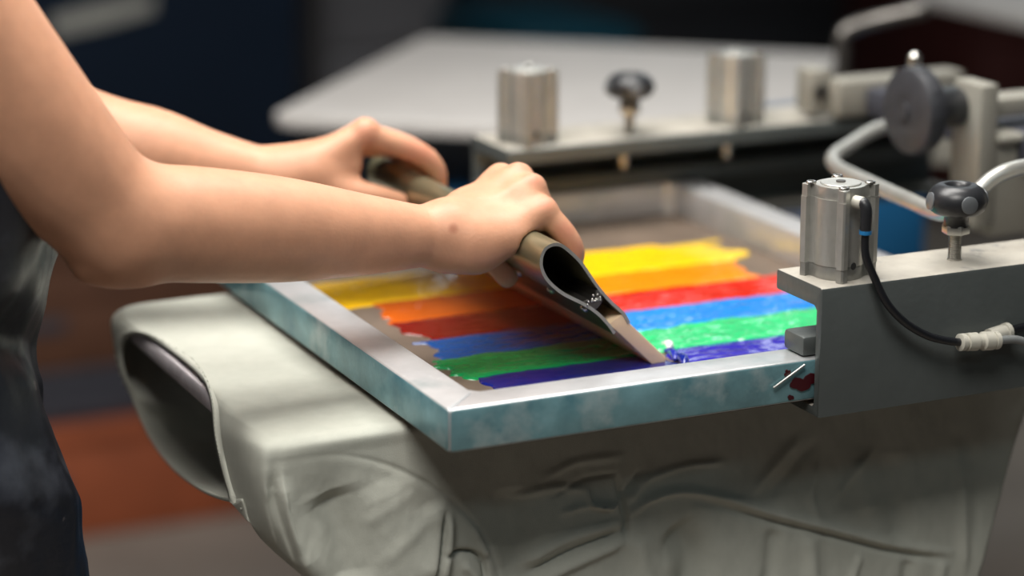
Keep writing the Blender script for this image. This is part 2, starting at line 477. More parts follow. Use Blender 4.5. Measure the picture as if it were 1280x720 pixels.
# crimped web between handle hollow and blade holder
rng = random.Random(3)
web = [zq(*p) for p in ((318, 352), (345, 340), (362, 350), (374, 330), (380, 300), (392, 292), (404, 318), (410, 345), (398, 366), (380, 386), (360, 380), (340, 372))]
G().extrude(web, yfn, SQ0 + 0.0004, SQ1, 0.0004).obj('crimp', M['dsteel'], sq, smooth=20)
g = G()
for k in range(16):
    t = rng.random()
    x = 325 + 75 * t + rng.uniform(-8, 8); y = 358 - 40 * t + rng.uniform(-10, 22)
    c = zq(x, y); r = rng.uniform(.0007, .0012)
    g.lathe([(r * .6, -.0006), (r, 0), (r * .5, .0007)], (c[0], SQ0 - .0002, c[1]), (0, -1, 0), 8)
g.obj('crimp_burr', M['steel'], sq)
# rivets along the lower side
cdir = np.array(zq(455, 480)) - np.array(zq(310, 352)); cdir /= np.linalg.norm(cdir)
outn = np.array([cdir[1], -cdir[0]])
if outn[1] > 0: outn = -outn
base = np.array(zq(362, 392))
for k in range(6):
    c = base + outn * 0.0008
    y = SQ0 + 0.012 + k * 0.058
    G().lathe([(.0036, 0), (.0036, .0012), (.0028, .0022), (.001, .0026)], (c[0], y, c[1]), (outn[0], 0, outn[1]), 14).obj('rivet', M['steel'], sq)
HAX = np.array([0.148, 0, 0.086])  # handle axis x, z

# ================================================================== clamp arms (the two side clamps of the print head)
def build_cylinder(root, cx, cy, z0, rot, fit=True):
    s = 0.0207
    def prof(s, groove):
        q = []
        r = s * .93
        bul = [(r * math.sin(a), s - r * math.cos(a) + .0002) for a in np.linspace(-.55, .55, 9)]
        side = [(-s + .0012, 0), (-s + .0058, 0), (-s + .0058, .0045), (-s + .0090, .0045)] + bul + [(s - .0090, .0045), (s - .0058, .0045), (s - .0058, 0), (s - .0012, 0)] if groove else [(-s + .0012, 0), (-.010, 0), (-.0095, .0016), (.0095, .0016), (.010, 0), (s - .0012, 0)]
        for k in range(4):
            a = k * math.pi / 2
            for (u, d) in side:
                x, y = u, -s + d
                q.append((x * math.cos(a) - y * math.sin(a), x * math.sin(a) + y * math.cos(a)))
        return q
    ca, sa = math.cos(rot), math.sin(rot)
    fn = lambda u, w, t: (cx + u * ca - w * sa, cy + u * sa + w * ca, t)
    body = G().extrude(prof(s, True), fn, z0 + .0102, z0 + .0598, 0).obj('cylinder_body', M['alu'], root, smooth=25)
    G().extrude(prof(s - .0004, True), fn, z0, z0 + .0104, .0003).obj('end_cap', M['alucap'], body, smooth=25)
    G().extrude(prof(s - .0004, True), fn, z0 + .0596, z0 + .0690, .0003).obj('end_cap', M['alu'], body, smooth=25)
    # raised top with four corner lugs
    g = G()
    g.lathe([(.0150, 0), (.0150, .0010), (.0145, .0014)], (cx, cy, z0 + .0688), n=28)
    g.obj('bore_plate', M['alu'], body)
    for sx in (-1, 1):
        for sy in (-1, 1):
            p = fn(sx * .0152, sy * .0152, 0)
            G().lathe([(.0038, 0), (.0038, .0014), (.0034, .0018), (.0022, .0018), (.0018, .0006)], (p[0], p[1], z0 + .0690), n=14).obj('screw', M['steel'], body)
    p = fn(.0, -.0, 0)
    G().lathe([(.0035, 0), (.0035, .0012), (.001, .0014)], (p[0], p[1], z0 + .0700), n=14).obj('dust_plug', M['dsteel'], body)
    h = fn(-.009, -s - .0004, 0)
    G().lathe([(.0028, 0), (.0028, .0006)], (h[0], h[1], z0 + .012), (sa, -ca, 0), 12).obj('port_hole', M['black'], body)
    if fit:
        q = fn(-.009, -s, 0); n = np.array([sa, -ca, 0])
        q = np.array([q[0], q[1], z0 + .060])
        e = G().lathe([(.0048, 0), (.0048, .006), (.004, .0075)], q, n, 16).obj('elbow_fitting', M['fit'], body)
        c = q + n * .0105
        pts = crom([q + n * .006, c - n * .002 + np.array([0, 0, -.0006]), c + np.array([0, 0, -.006]), c + np.array([0, 0, -.020])], 6)
        G().tube(pts, .0043, 14).obj('elbow_tube', M['black'], body)
        G().lathe([(.0046, 0), (.0046, .0026), (.003, .003)], c + np.array([0, 0, -.0222]), n=14).obj('release_ring', M['bluering'], body)
        return c + np.array([0, 0, -.022])
def build_knob(root, cx, cy, z0):
    st = G().lathe([(.0058, 0), (.0058, .001)], (cx, cy, z0), n=16)
    z = .001
    prof = []
    while z < .022:
        prof += [(.0053, z), (.0041, z + .0008)]; z += .0016
    st.lathe(prof, (cx, cy, z0), n=16)
    st.obj('threaded_stud', M['steel'], root, smooth=30)
    hexp = [(.0105 * math.cos(k * math.pi / 3 + .3), 0.0105 * math.sin(k * math.pi / 3 + .3)) for k in range(6)]
    G().extrude(hexp, lambda u, w, t: (cx + u, cy + w, t), z0 + .0205, z0 + .0275, .0008).obj('hex_nut', M['alu'], root, smooth=30)
    kn = G().lathe([(.0095, .0272), (.0092, .034), (.011, .0362), (.0175, .0375), (.0208, .0400), (.0224, .0440), (.0228, .0475), (.0218, .0520), (.0190, .0560), (.0150, .0588), (.0112, .0598), (.0092, .0590), (.0080, .0560), (.001, .0550)], (cx, cy, z0 - .001), n=40).obj('knob', M['black'], root, smooth=60)
    for a in (-1.75, -3.32, -.18, 1.39):
        n = np.array([math.cos(a), math.sin(a), 0.12])
        c = np.array([cx, cy, z0 + .0440]) + n * .0198
        G().lathe([(.0066, 0), (.0066, .0026), (.0058, .0031), (.001, .0033)], c, n, 22).obj('grip_disc', M['grip'], kn)
M['grip'] = mat('grey_grip_disc', (0.17, 0.18, 0.19), 0.32, 0.3)
ARM_L = 0.52
def build_arm(label, far):
    loc = (0.2895, FDEP + 0.010, 0.0) if far else (0.2895, -0.010, 0.0)
    sg = -1 if far else 1
    root = thing('clamp_arm', label, 'clamp arm', loc, 'side clamp arms of the print head')
    outl = [(0, -.011), (.040, -.011), (.040, -.004), (.009, -.004), (.007, -.002), (.007, .069), (.010, .072), (.062, .072), (.0635, .0735), (.0635, .0855), (.062, .087), (.0025, .087), (.0008, .0862), (0, .0845)]
    if far: outl = [(p[0] * (1.0 if p[0] < .05 else 1.32), p[1]) for p in outl]
    G().extrude([(sg * u, w) for u, w in outl], lambda u, w, t: (t, u, w), 0, ARM_L, .0008).obj('channel', M['cast'], root, smooth=35)
    ch = root.children[0] if root.children else [q for q in bpy.data.objects if q.parent == root][0]
    ch.data.materials.append(M['dusty_toplit'])
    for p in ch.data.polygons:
        if p.normal[2] > .8: p.material_index = 1      # tan dust on the upper side, light from above put into its colour
    G().box((-.006, min(sg * .014, sg * .042), RH + .0005), (ARM_L - .02, max(sg * .014, sg * .042), .0475), .003).obj('clamp_bar', M['cast'], root)
    for k in range(3):
        G().lathe([(.006, 0), (.006, .027)], (.032 + .115 * k, sg * .029, .0465), n=14).obj('piston_rod', M['steel'], root)
    yc = .0295 if not far else -.058
    c = build_cylinder(root, .0315, yc, .087, math.radians(19), fit=not far)
    build_cylinder(root, .0315 + .222, yc, .087, math.radians(19), fit=False)
    build_knob(root, .136, .031 if not far else -.062, .087)
    return root, c
arm, hose0 = build_arm('grey channel clamp arm gripping the rail nearest the hanging shirt side', False)
arm2, _ = build_arm('blurred clamp arm on the opposite rail, beyond the far hand', True)
hose0 = hose0 + np.array(arm.location)
splp = at(1161, 348, Y=-.0104)
# air hose and tee
hs = thing('air_hose', 'black air hose looping from the cylinder to an ivory tee fitting', 'hose', tuple(at(1200, 428, Y=-.022)))
ho = np.array(hs.location)
HY = hose0[1]
pts = [hose0 + np.array([0, 0, .004]), hose0 + np.array([0, 0, -.008]), hose0 + np.array([.001, -.001, -.018])]
for x, y, Y in ((1093, 347, min(HY - .003, -.016)), (1108, 378, -.020), (1130, 402, -.021), (1158, 419, -.021), (1184, 426, -.022), (1203, 428, -.022)):
    pts.append(at(x, y, Y=Y))
G().tube(crom(pts, 8), .0030, 14).obj('tube', M['hose'], hs, off=ho)
def lx(x, y, Y=-.022): return at(x, y, Y=Y)
a, b = lx(1199, 428), lx(1254, 425)
d = (b - a); L = np.linalg.norm(d); d /= L
te = G().lathe([(.0050, 0), (.0066, .0006), (.0066, .0042), (.0050, .0046), (.0050, .0062), (.0068, .0066), (.0070, .0150), (.0056, .0165), (.0056, .0200), (.0072, .0212), (.0072, .0290), (.0056, .0294), (.0056, .0306), (.0068, .0310), (.0068, .0345), (.0045, .0350)], a, d, 20).obj('tee_fitting', M['fit'], hs, smooth=35, off=ho)
d2 = lx(1262, 415, -.014) - lx(1232, 424, -.018); d2 /= np.linalg.norm(d2)
G().lathe([(.0060, 0), (.0062, .014), (.0055, .0145), (.0055, .016), (.0068, .0165), (.0068, .020), (.0045, .0205)], lx(1236, 421, -.017), d2, 20).obj('tee_branch', M['fit'], hs, smooth=35, off=ho)
G().tube(crom([a + d * .034, a + d * .05, lx(1290, 428), lx(1345, 428)], 6), .0032, 12).obj('tube', M['ghose'], hs, off=ho)
e0 = lx(1236, 421, -.017) + d2 * .019
G().tube(crom([e0, e0 + d2 * .012, lx(1300, 402, -.013), lx(1350, 380, -.013)], 6), .0030, 12).obj('tube', M['hose'], hs, off=ho)

# ================================================================== print head behind the clamp arms
hd = thing('print_head', 'warm grey print head block with black adjusting wheel beyond the clamp arm', 'machine', (0.80, 0.30, -0.02))
ho = np.array(hd.location)
def hb(lo, hi, name, m='tan', bev=.004): return G().box(lo, hi, bev).obj(name, M[m], hd, off=ho)
wc = at(1131, 139, Y=.30)
whl = G().lathe([(.010, -.0005), (.034, 0), (.0375, .0025), (.0385, .006), (.0385, .016), (.037, .019), (.030, .0205), (.014, .021)], wc, (1, 0, 0), 40).obj('adjusting_wheel', M['blackm'], hd, off=ho)
for k in range(10):
    a = 2 * math.pi * k / 10
    c = wc + np.array([.010, .0378 * math.cos(a), .0378 * math.sin(a)])
    G().lathe([(.0035, 0), (.0035, .0012), (.001, .0018)], c, (0, math.cos(a), math.sin(a)), 10).obj('wheel_notch', M['blackm'], whl, off=ho)
G().lathe([(.008, -.003), (.008, 0)], wc, (1, 0, 0), 16).obj('wheel_hub', M['blackm'], whl, off=ho)
G().lathe([(.0185, .018), (.0185, .052), (.017, .056)], wc, (1, 0, 0), 24).obj('wheel_sleeve', M['black'], hd, off=ho)
G().lathe([(.006, .045), (.006, .16)], wc, (1, 0, 0), 16).obj('spindle', M['steel'], hd, off=ho)
wx, wy, wz = wc
hb((wx + .056, wy - .034, wz - .105), (wx + .076, wy + .010, wz + .024), 'bearing_plate')
hb((wx + .076, wy - .030, wz - .115), (wx + .28, wy + .03, wz - .028), 'head_block')
hb((wx + .075, wy - .012, wz - .012), (wx + .28, wy + .020, wz + .006), 'guide_bar')
hb((wx + .075, wy - .038, wz - .030), (wx + .28, wy + .02, wz - .022), 'cover_plate')
G().lathe([(.0035, 0), (.0035, .001)], (wx + .119, wy - .0302, wz - .062), (0, -1, 0), 12).obj('bolt_hole', M['black'], hd, off=ho)
G().lathe([(.004, 0), (.004, .012), (.006, .014), (.006, .022), (.003, .025)], at(1142, 100, Y=.33), (0, 0, 1), 14).obj('grease_nipple', M['steel'], hd, off=ho)
hb((wx + .10, .062, .092), (wx + .155, FDEP - .085, .120), 'cross_beam', 'slate')
hb((wx + .29, .14, wz - .10), (wx + .38, .46, wz + .01), 'carriage', 'slate')
# beam running back towards the far clamp
b0, b1 = at(1010, 110, Y=.56), at(1115, 130, Y=.50)
hb((b0[0] - .012, .535, b0[2] - .022), (b0[0] + .012, .565, b0[2] + .022), 'pivot_lug')
G().lathe([(.008, 0), (.008, .002)], (b0[0] - .001, .535, b0[2]), (0, -1, 0), 16).obj('pivot_pin', M['dsteel'], hd, off=ho)
hb((b0[0] + .010, .52, b0[2] - .024), (wx + .22, .55, b0[2] + .012), 'side_beam')
# bent lifting bar
bar = [at(1150, 150, Y=.40), at(1100, 160, Y=.39), at(1064, 180, Y=.37), at(1042, 196, Y=.345), at(1048, 210, Y=.31), at(1090, 230, Y=.24), at(1140, 252, Y=.15), at(1170, 265, Y=.11), at(1192, 264, Y=.085), at(1215, 246, Y=.075), at(1240, 224, Y=.075), at(1262, 213, Y=.075), at(1290, 207, Y=.08), at(1350, 198, Y=.10)]
G().tube(crom(bar, 8), .0064, 16).obj('lifting_bar', M['alu'], hd, off=ho)
bar = [at(1052, 70, Y=.85), at(1053, 45, Y=.85), at(1062, 36, Y=.85), at(1100, 24, Y=.83), at(1148, 14, Y=.81), at(1156, 12, Y=.81)]

# ================================================================== carousel: platens, arms, base
CEN = np.array([1.62, 0.29])
def platen(label, angle, r0, length, width, z=-0.007, m='platen', cov=True, thick=.016, group='pale platens of the press'):
    """outer end at radius r0 from the carousel centre, long axis towards it"""
    root = thing('platen', label, 'platen', (CEN[0] - r0 * math.cos(angle), CEN[1] - r0 * math.sin(angle), z), group)
    root.rotation_euler = (0, 0, angle)
    rad = .03 if m == 'platen' else .018
    out = []
    for sx, sy, a0 in ((0, -1, math.pi), (1, -1, 1.5 * math.pi), (1, 1, 0), (0, 1, .5 * math.pi)):
        cx = length - rad if sx else rad; cy = sy * (width / 2 - rad)
        for k in range(7):
            a = a0 + k * math.pi / 12
            out.append((cx + rad * math.cos(a), cy + rad * math.sin(a)))
    G().extrude(out, lambda u, w, t: (u, w, t), -thick, 0, .003).obj('board', M[m], root, smooth=35)
    G().box((length * .35, -.03, -.075), (r0 - .12, .03, -thick - .0005), .004).obj('support_arm', M['tan'], root)
    G().box((length * .3, -width * .3, -.035), (length * .36, width * .3, -thick - .0002), .003).obj('bracket', M['dsteel'], root)
    return root
platen('board of the platen inside the grey shirt', 0.0, CEN[0] + .0985, .655, .396, -.0075, 'board', group=None)['label'] = 'pale edged platen board with the grey shirt pulled over it'

# white platen behind: corners read on the platen level
c0 = at(338, 142, Z=-.007); c1 = at(528, 46, Z=-.007)
dirw = (c1 - c0)[:2]; wd = np.linalg.norm(dirw); dirw /= wd
dirl = np.array([dirw[1], -dirw[0]])
ang = math.atan2(dirl[1], dirl[0])
mid = (c0[:2] + c1[:2]) / 2
pl = platen('large bare white platen behind the far clamp arm', ang, 1.0, .60, wd + .02)
pl.location = (mid[0], mid[1], -.007)
c0 = at(1130, -12, Z=-.007); c1 = at(1290, 24, Z=-.007)
dl = (c1 - c0)[:2]; dl /= np.linalg.norm(dl)
ang3 = math.atan2(dl[1], dl[0])
pl3 = platen('bare white platen farthest away, near the back wall', ang3, 1.2, .86, .55)
nrm2 = np.array([-dl[1], dl[0]])
pl3.location = (*(c0[:2] + nrm2 * .275), -.007)

bs = thing('carousel_press', 'blue enamelled carousel press column and housing under the platens', 'machine', (CEN[0], CEN[1], FLOOR))
g = G().lathe([(.36, 0), (.36, .04), (.20, .08), (.16, .12), (.16, .78), (.24, .80), (.24, .835)], (0, 0, 0), n=40); g.obj('column', M['blue'], bs)
for k in range(6):
    a = k * math.pi / 3 + .4
    ca, sa = math.cos(a), math.sin(a)
    q = [(x * ca - y * sa, x * sa + y * ca) for x, y in ((.2, -.04), (.72, -.03), (.72, .03), (.2, .04))]
    G().extrude(q, lambda u, w, t: (u, w, t), .0, .07, .004).obj('foot', M['blue'], bs)
q = at(1052, 175, Y=.78); q2 = at(1165, 175, Y=.78)
G().box((q[0], .78, -.60), (q2[0], 1.0, q[2]), .01).obj('gear_housing', M['blue'], bs, off=np.array(bs.location))
q = at(860, 200, Y=.84); q2 = at(1052, 175, Y=.84)
G().box((q[0], .84, -.60), (q2[0], 1.0, min(q[2] - .02, -.09)), .01).obj('dark_shroud', M['slate'], bs, off=np.array(bs.location))
q = at(918, 215, Y=.80); q2 = at(962, 215, Y=.80)
G().box((q[0], .80, -.60), (q2[0], .845, q[2]), .01).obj('support_strut', M['blue'], bs, off=np.array(bs.location))
lv = G().tube(crom([at(1052, 110, Y=.85)] + bar, 6), .0085, 14).obj('lever_handle', M['dsteel'], bs, off=np.array(bs.location))
G().lathe([(.016, -.12), (.016, 0), (.012, .004)], at(1052, 108, Y=.85), n=18).obj('handle_socket', M['tan'], lv, off=np.array(bs.location))
# blue drawer cabinet standing behind the screen
def cabinet(name, label, lo, hi, m, drawers=3, m2=None, face=-1, cat='cabinet'):
    root = thing(name, label, cat, ((lo[0] + hi[0]) / 2, (lo[1] + hi[1]) / 2, lo[2]))
    ho = np.array(root.location)
    G().box(lo, hi, .01).obj('body', M[m], root, off=ho)
    n = drawers
    for k in range(n):
        z0 = lo[2] + .05 + (hi[2] - lo[2] - .07) * k / n; z1 = lo[2] + .05 + (hi[2] - lo[2] - .07) * (k + 1) / n - .015
        dr = G().box((lo[0] + .02, lo[1] - .018, z0), (hi[0] - .02, lo[1] + .001, z1), .004).obj('drawer', M[m2 or m], root, off=ho)
        cx = (lo[0] + hi[0]) / 2
        G().box((cx - .06, lo[1] - .034, (z0 + z1) / 2 - .008), (cx + .06, lo[1] - .017, (z0 + z1) / 2 + .008), .004).obj('handle', M['steel'], dr, off=ho)
    return root
q = at(590, 240, Y=1.08)
cabinet('tool_cabinet', 'blue tool cabinet under the white platen behind the far hand', (q[0] - .02, 1.08, FLOOR), (q[0] + .42, 1.48, -.10), 'blue', 4)

# ================================================================== backdrop of the workshop
# navy dryer cabinet with a pale slanted emblem bar
q0 = at(-40, 330, Y=3.1); q1 = at(385, 330, Y=3.1)
nv = thing('dryer_cabinet', 'tall navy blue dryer cabinet with a pale emblem stripe', 'machine', (q0[0], 3.1, FLOOR))
ho = np.array(nv.location)
G().box((q0[0] - 1.2, 3.1, FLOOR + .06), (q1[0], 4.0, 1.25), .03).obj('body', M['navy'], nv, off=ho)
G().box((q0[0] - 1.15, 3.15, FLOOR), (q1[0] - .05, 3.95, FLOOR + .06)).obj('plinth', M['dsteel'], nv, off=ho)
M['emblem'] = mat('pale_emblem', (0.50, 0.50, 0.46), 0.5)
e = [at(x, y, Y=3.099) for x, y in ((62, 22), (120, 6), (192, -6), (192, 14), (130, 32), (66, 46))]
G().extrude([(p[0], p[2]) for p in e], lambda u, w, t: (u, t, w), 3.094, 3.1005, .002).obj('emblem_stripe', M['emblem'], nv, smooth=0, off=ho)
G().box((q1[0] - .09, 3.06, 0), (q1[0] - .06, 3.1, .5), .006).obj('door_handle', M['dsteel'], nv, off=ho)

# stacked boxes low on the left
M['rust'] = mat('rust_orange_board', (0.30, 0.075, 0.028), 0.7, var=0.25, scale=8)
M['brown'] = mat('dark_brown_board', (0.10, 0.040, 0.020), 0.7, var=0.3, scale=8)
qa = at(20, 640, Y=2.35); qb = at(345, 640, Y=2.35)
zs = [at(200, y, Y=2.35)[2] for y in (660, 520, 450, 345)]
def carton(label, lo, hi, m):
    root = thing('storage_box', label, 'box', ((lo[0] + hi[0]) / 2, (lo[1] + hi[1]) / 2, lo[2]), 'boxes stacked on the workshop floor')
    ho = np.array(root.location)
    h = hi[2] - lo[2]
    G().box(lo, (hi[0], hi[1], hi[2] - .03), .006).obj('body', M[m], root, off=ho)
    G().box((lo[0] - .006, lo[1] - .006, hi[2] - .034), (hi[0] + .006, hi[1] + .006, hi[2]), .006).obj('lid', M[m], root, off=ho)
    G().box(((lo[0] + hi[0]) / 2 - .05, lo[1] - .004, lo[2] + h * .45), ((lo[0] + hi[0]) / 2 + .05, lo[1] + .002, lo[2] + h * .45 + .025), .003).obj('hand_slot', M['slate'], root, off=ho)
carton('wide rust orange box at the bottom of the floor stack', (qa[0] - .5, 2.35, FLOOR), (qb[0] + .12, 2.95, zs[1]), 'rust')
carton('flat slate box in the middle of the floor stack', (qa[0] - .5, 2.37, zs[1]), (qb[0] + .05, 2.93, zs[2]), 'slate')
carton('dark brown box on top of the floor stack', (qa[0] - .45, 2.36, zs[2]), (qb[0] + .10, 2.9, zs[3]), 'brown')

# grey machine and dark shelving along the back
q0 = at(400, 100, Y=4.2); q1 = at(560, 100, Y=4.2)
cabinet('washout_booth', 'grey metal cabinet standing behind the white platen', (q0[0], 4.2, FLOOR), (q1[0], 4.8, 0.85), 'haze', 4)
q0 = at(600, 60, Y=4.6); q1 = at(1010, 60, Y=4.6)
cabinet('shelf_cabinet', 'wide dark cabinet against the back wall', (q0[0], 4.6, FLOOR), (q1[0] + .4, 5.2, .95), 'slate', 5, 'blackm')
q0 = at(1215, 60, Y=3.6); q1 = at(1400, 60, Y=3.6)
M['maroon'] = mat('dark_maroon_box', (0.06, 0.012, 0.010), 0.6, var=0.2, scale=8)
cabinet('maroon_cabinet', 'dark maroon cabinet beyond the print head', (q0[0], 3.6, FLOOR), (q1[0], 4.2, .9), 'maroon', 4)
# teal tray on the dark cabinet line
q0 = at(650, 44, Y=3.4); q1 = at(800, 44, Y=3.4)
M['teal'] = mat('teal_enamel', (0.005, 0.07, 0.11), 0.5)
cabinet('ink_trolley', 'low teal trolley behind the white platen', (q0[0], 3.4, FLOOR), (q1[0], 3.9, q0[2]), 'teal', 3)

# ================================================================== the grey T-shirt on the platen
M['shirt'] = mat('grey_green_cotton', (0.455, 0.462, 0.405), 0.85, 0.0, var=0.05, scale=60, bump=0.35, bscale=1400, spec=0.25)
def ringx(x, bottom=-.25, lean=.026, hem=None):
    q = [(.493, -.012), (.4885, -.0060), (.479, -.0056), (.35, -.0056), (.20, -.0056), (.101, -.0056), (.0930, -.0057), (.0868, -.0088), (.0852, -.020),
         (.085, -.05), (.083, -.09), (.080, -.14), (.078, -.19), (.080, -.235), (.090, -.25), (.105, -.225), (.115, -.16), (.125, -.10),
         (.16, -.065), (.25, -.050), (.35, -.045), (.44, -.04), (.485, -.032), (.494, -.022)]
    out = []
    for i, (y, z) in enumerate(q):
        if 9 <= i <= 17: z = -.022 + (z + .022) * (bottom + .022) / (-.25 + .022)
        if i >= 9 and i <= 15: y -= lean * min(1, max(0, (-.02 - z) / .2))
        out.append((x if hem is None else hem(z), y, z))
    return out
R0 = [(-.104, .425, -.014), (-.101, .395, -.006), (-.0975, .36, -.0032), (-.0955, .31, -.0024), (-.0955, .265, -.0028), (-.0985, .228, -.006),
      (-.1025, .206, -.014), (-.1045, .197, -.026), (-.105, .187, -.040), (-.106, .172, -.053), (-.107, .158, -.062), (-.108, .1525, -.067),
      (-.108, .158, -.072), (-.108, .176, -.079), (-.104, .200, -.0865), (-.104, .228, -.0915), (-.104, .26, -.0945), (-.104, .295, -.0965),
      (-.104, .33, -.097), (-.104, .365, -.0945), (-.104, .40, -.087), (-.108, .43, -.073), (-.107, .446, -.055), (-.106, .444, -.032)]
R1 = [(-.1035, .474, -.013), (-.098, .465, -.0060), (-.093, .448, -.0054), (-.082, .33, -.0054), (-.083, .22, -.0054), (-.0945, .132, -.0054),
      (-.0985, .118, -.0060), (-.1045, .106, -.011), (-.1065, .100, -.025), (-.1055, .096, -.045), (-.103, .097, -.063), (-.100, .104, -.078),
      (-.098, .118, -.086), (-.093, .140, -.090), (-.086, .168, -.092), (-.082, .20, -.093), (-.080, .24, -.094), (-.080, .28, -.094),
      (-.082, .32, -.093), (-.085, .36, -.091), (-.090, .40, -.086), (-.096, .437, -.075), (-.101, .462, -.056), (-.103, .474, -.032)]
R2 = [(-.0865, .492, -.012), (-.081, .4865, -.0060), (-.076, .475, -.0055), (-.060, .34, -.0055), (-.061, .21, -.0055), (-.077, .104, -.0055),
      (-.083, .0945, -.0059), (-.0885, .0888, -.0098), (-.0915, .0862, -.022), (-.091, .083, -.05), (-.085, .079, -.08), (-.077, .077, -.102),
      (-.068, .081, -.118), (-.064, .093, -.122), (-.060, .110, -.116), (-.055, .13, -.108), (-.050, .16, -.100), (-.046, .20, -.093),
      (-.044, .25, -.088), (-.046, .30, -.084), (-.054, .36, -.080), (-.068, .42, -.074), (-.082, .470, -.058), (-.086, .492, -.032)]
# lower rim of the neck hole tucks under the board
LOW = [(302, 624, -.108), (288, 624, -.104), (268, 619, -.099), (250, 611, -.094), (232, 599, -.091), (215, 584, -.089), (200, 566, -.089), (186, 545, -.090), (174, 520, -.094), (164, 495, -.099), (157, 470, -.103)]
for i, (x, y, X_) in enumerate(LOW): R0[12 + i] = tuple(at(x, y, X=X_))
for i, X_ in zip(range(13, 22), (-.090, -.078, -.070, -.065, -.063, -.064, -.067, -.076, -.089)):
    R1[i] = (X_, R0[i][1] - (.012 if i < 15 else 0), R0[i][2] - .004)
for i, X_ in zip(range(14, 22), (-.054, -.046, -.038, -.032, -.030, -.034, -.044, -.062)):
    R2[i] = (X_, R2[i][1] * .5 + R1[i][1] * .5, R2[i][2] * .5 + R1[i][2] * .5)
rings = [R0, R1, R2, ringx(-.046, -.19), ringx(-.010, -.25), ringx(.09), ringx(.22), ringx(.36),
         ringx(0, hem=lambda z: .470 + min(0, (z + .05)) * .25), ringx(0, hem=lambda z: .548 + min(0, (z + .05)) * .42)]
rseg = [18, 26, 44, 44, 62, 70, 70, 60, 22]
lseg = [6, 8, 8, 8, 8, 10, 8, 10, 20, 24, 26, 26, 22, 10, 8, 8, 8, 8, 6, 6, 6, 6, 6, 6]
def cr_seg(p0, p1, p2, p3, n):
    t = (np.arange(n) / n).reshape((-1,) + (1,) * p0.ndim)
    return 0.5 * ((2 * p1) + (-p0 + p2) * t + (2 * p0 - 5 * p1 + 4 * p2 - p3) * t * t + (-p0 + 3 * p1 - 3 * p2 + p3) * t ** 3)
def cr_chord(p0, p1, p2, p3, n):
    # as above with tangents scaled to the spacing of the points, so short steps beside long ones do not overshoot
    t = (np.arange(n) / n).reshape((-1,) + (1,) * p0.ndim)
    d = lambda a, b: np.linalg.norm(b - a, axis=-1)[..., None] + 1e-5
    a, b, c = d(p0, p1), d(p1, p2), d(p2, p3)
    m1 = ((p1 - p0) / a - (p2 - p0) / (a + b) + (p2 - p1) / b) * b
    m2 = ((p2 - p1) / b - (p3 - p1) / (b + c) + (p3 - p2) / c) * b
    return (2 * t ** 3 - 3 * t ** 2 + 1) * p1 + (t ** 3 - 2 * t ** 2 + t) * m1 + (3 * t ** 2 - 2 * t ** 3) * p2 + (t ** 3 - t ** 2) * m2
A = np.array(rings)                                    # rings x 24 x 3
m = A.shape[1]
loop = []; lpar = []
for i in range(m):
    tmp = cr_chord(A[:, (i - 1) % m], A[:, i], A[:, (i + 1) % m], A[:, (i + 2) % m], lseg[i])   # n x rings x 3
    loop.append(tmp); lpar += list(i + np.arange(lseg[i]) / lseg[i])
B = np.concatenate(loop).transpose(1, 0, 2)            # rings x L x 3
lpar = np.array(lpar)
srow = []
nr = len(rings)
for i in range(nr - 1):
    p0 = B[i - 1] if i else 2 * B[0] - B[1]
    p3 = B[i + 2] if i + 2 < nr else 2 * B[-1] - B[-2]
    srow.append(cr_seg(p0, B[i], B[i + 1], p3, rseg[i]))
S = np.concatenate(srow + [B[-1:]])                    # s x L x 3
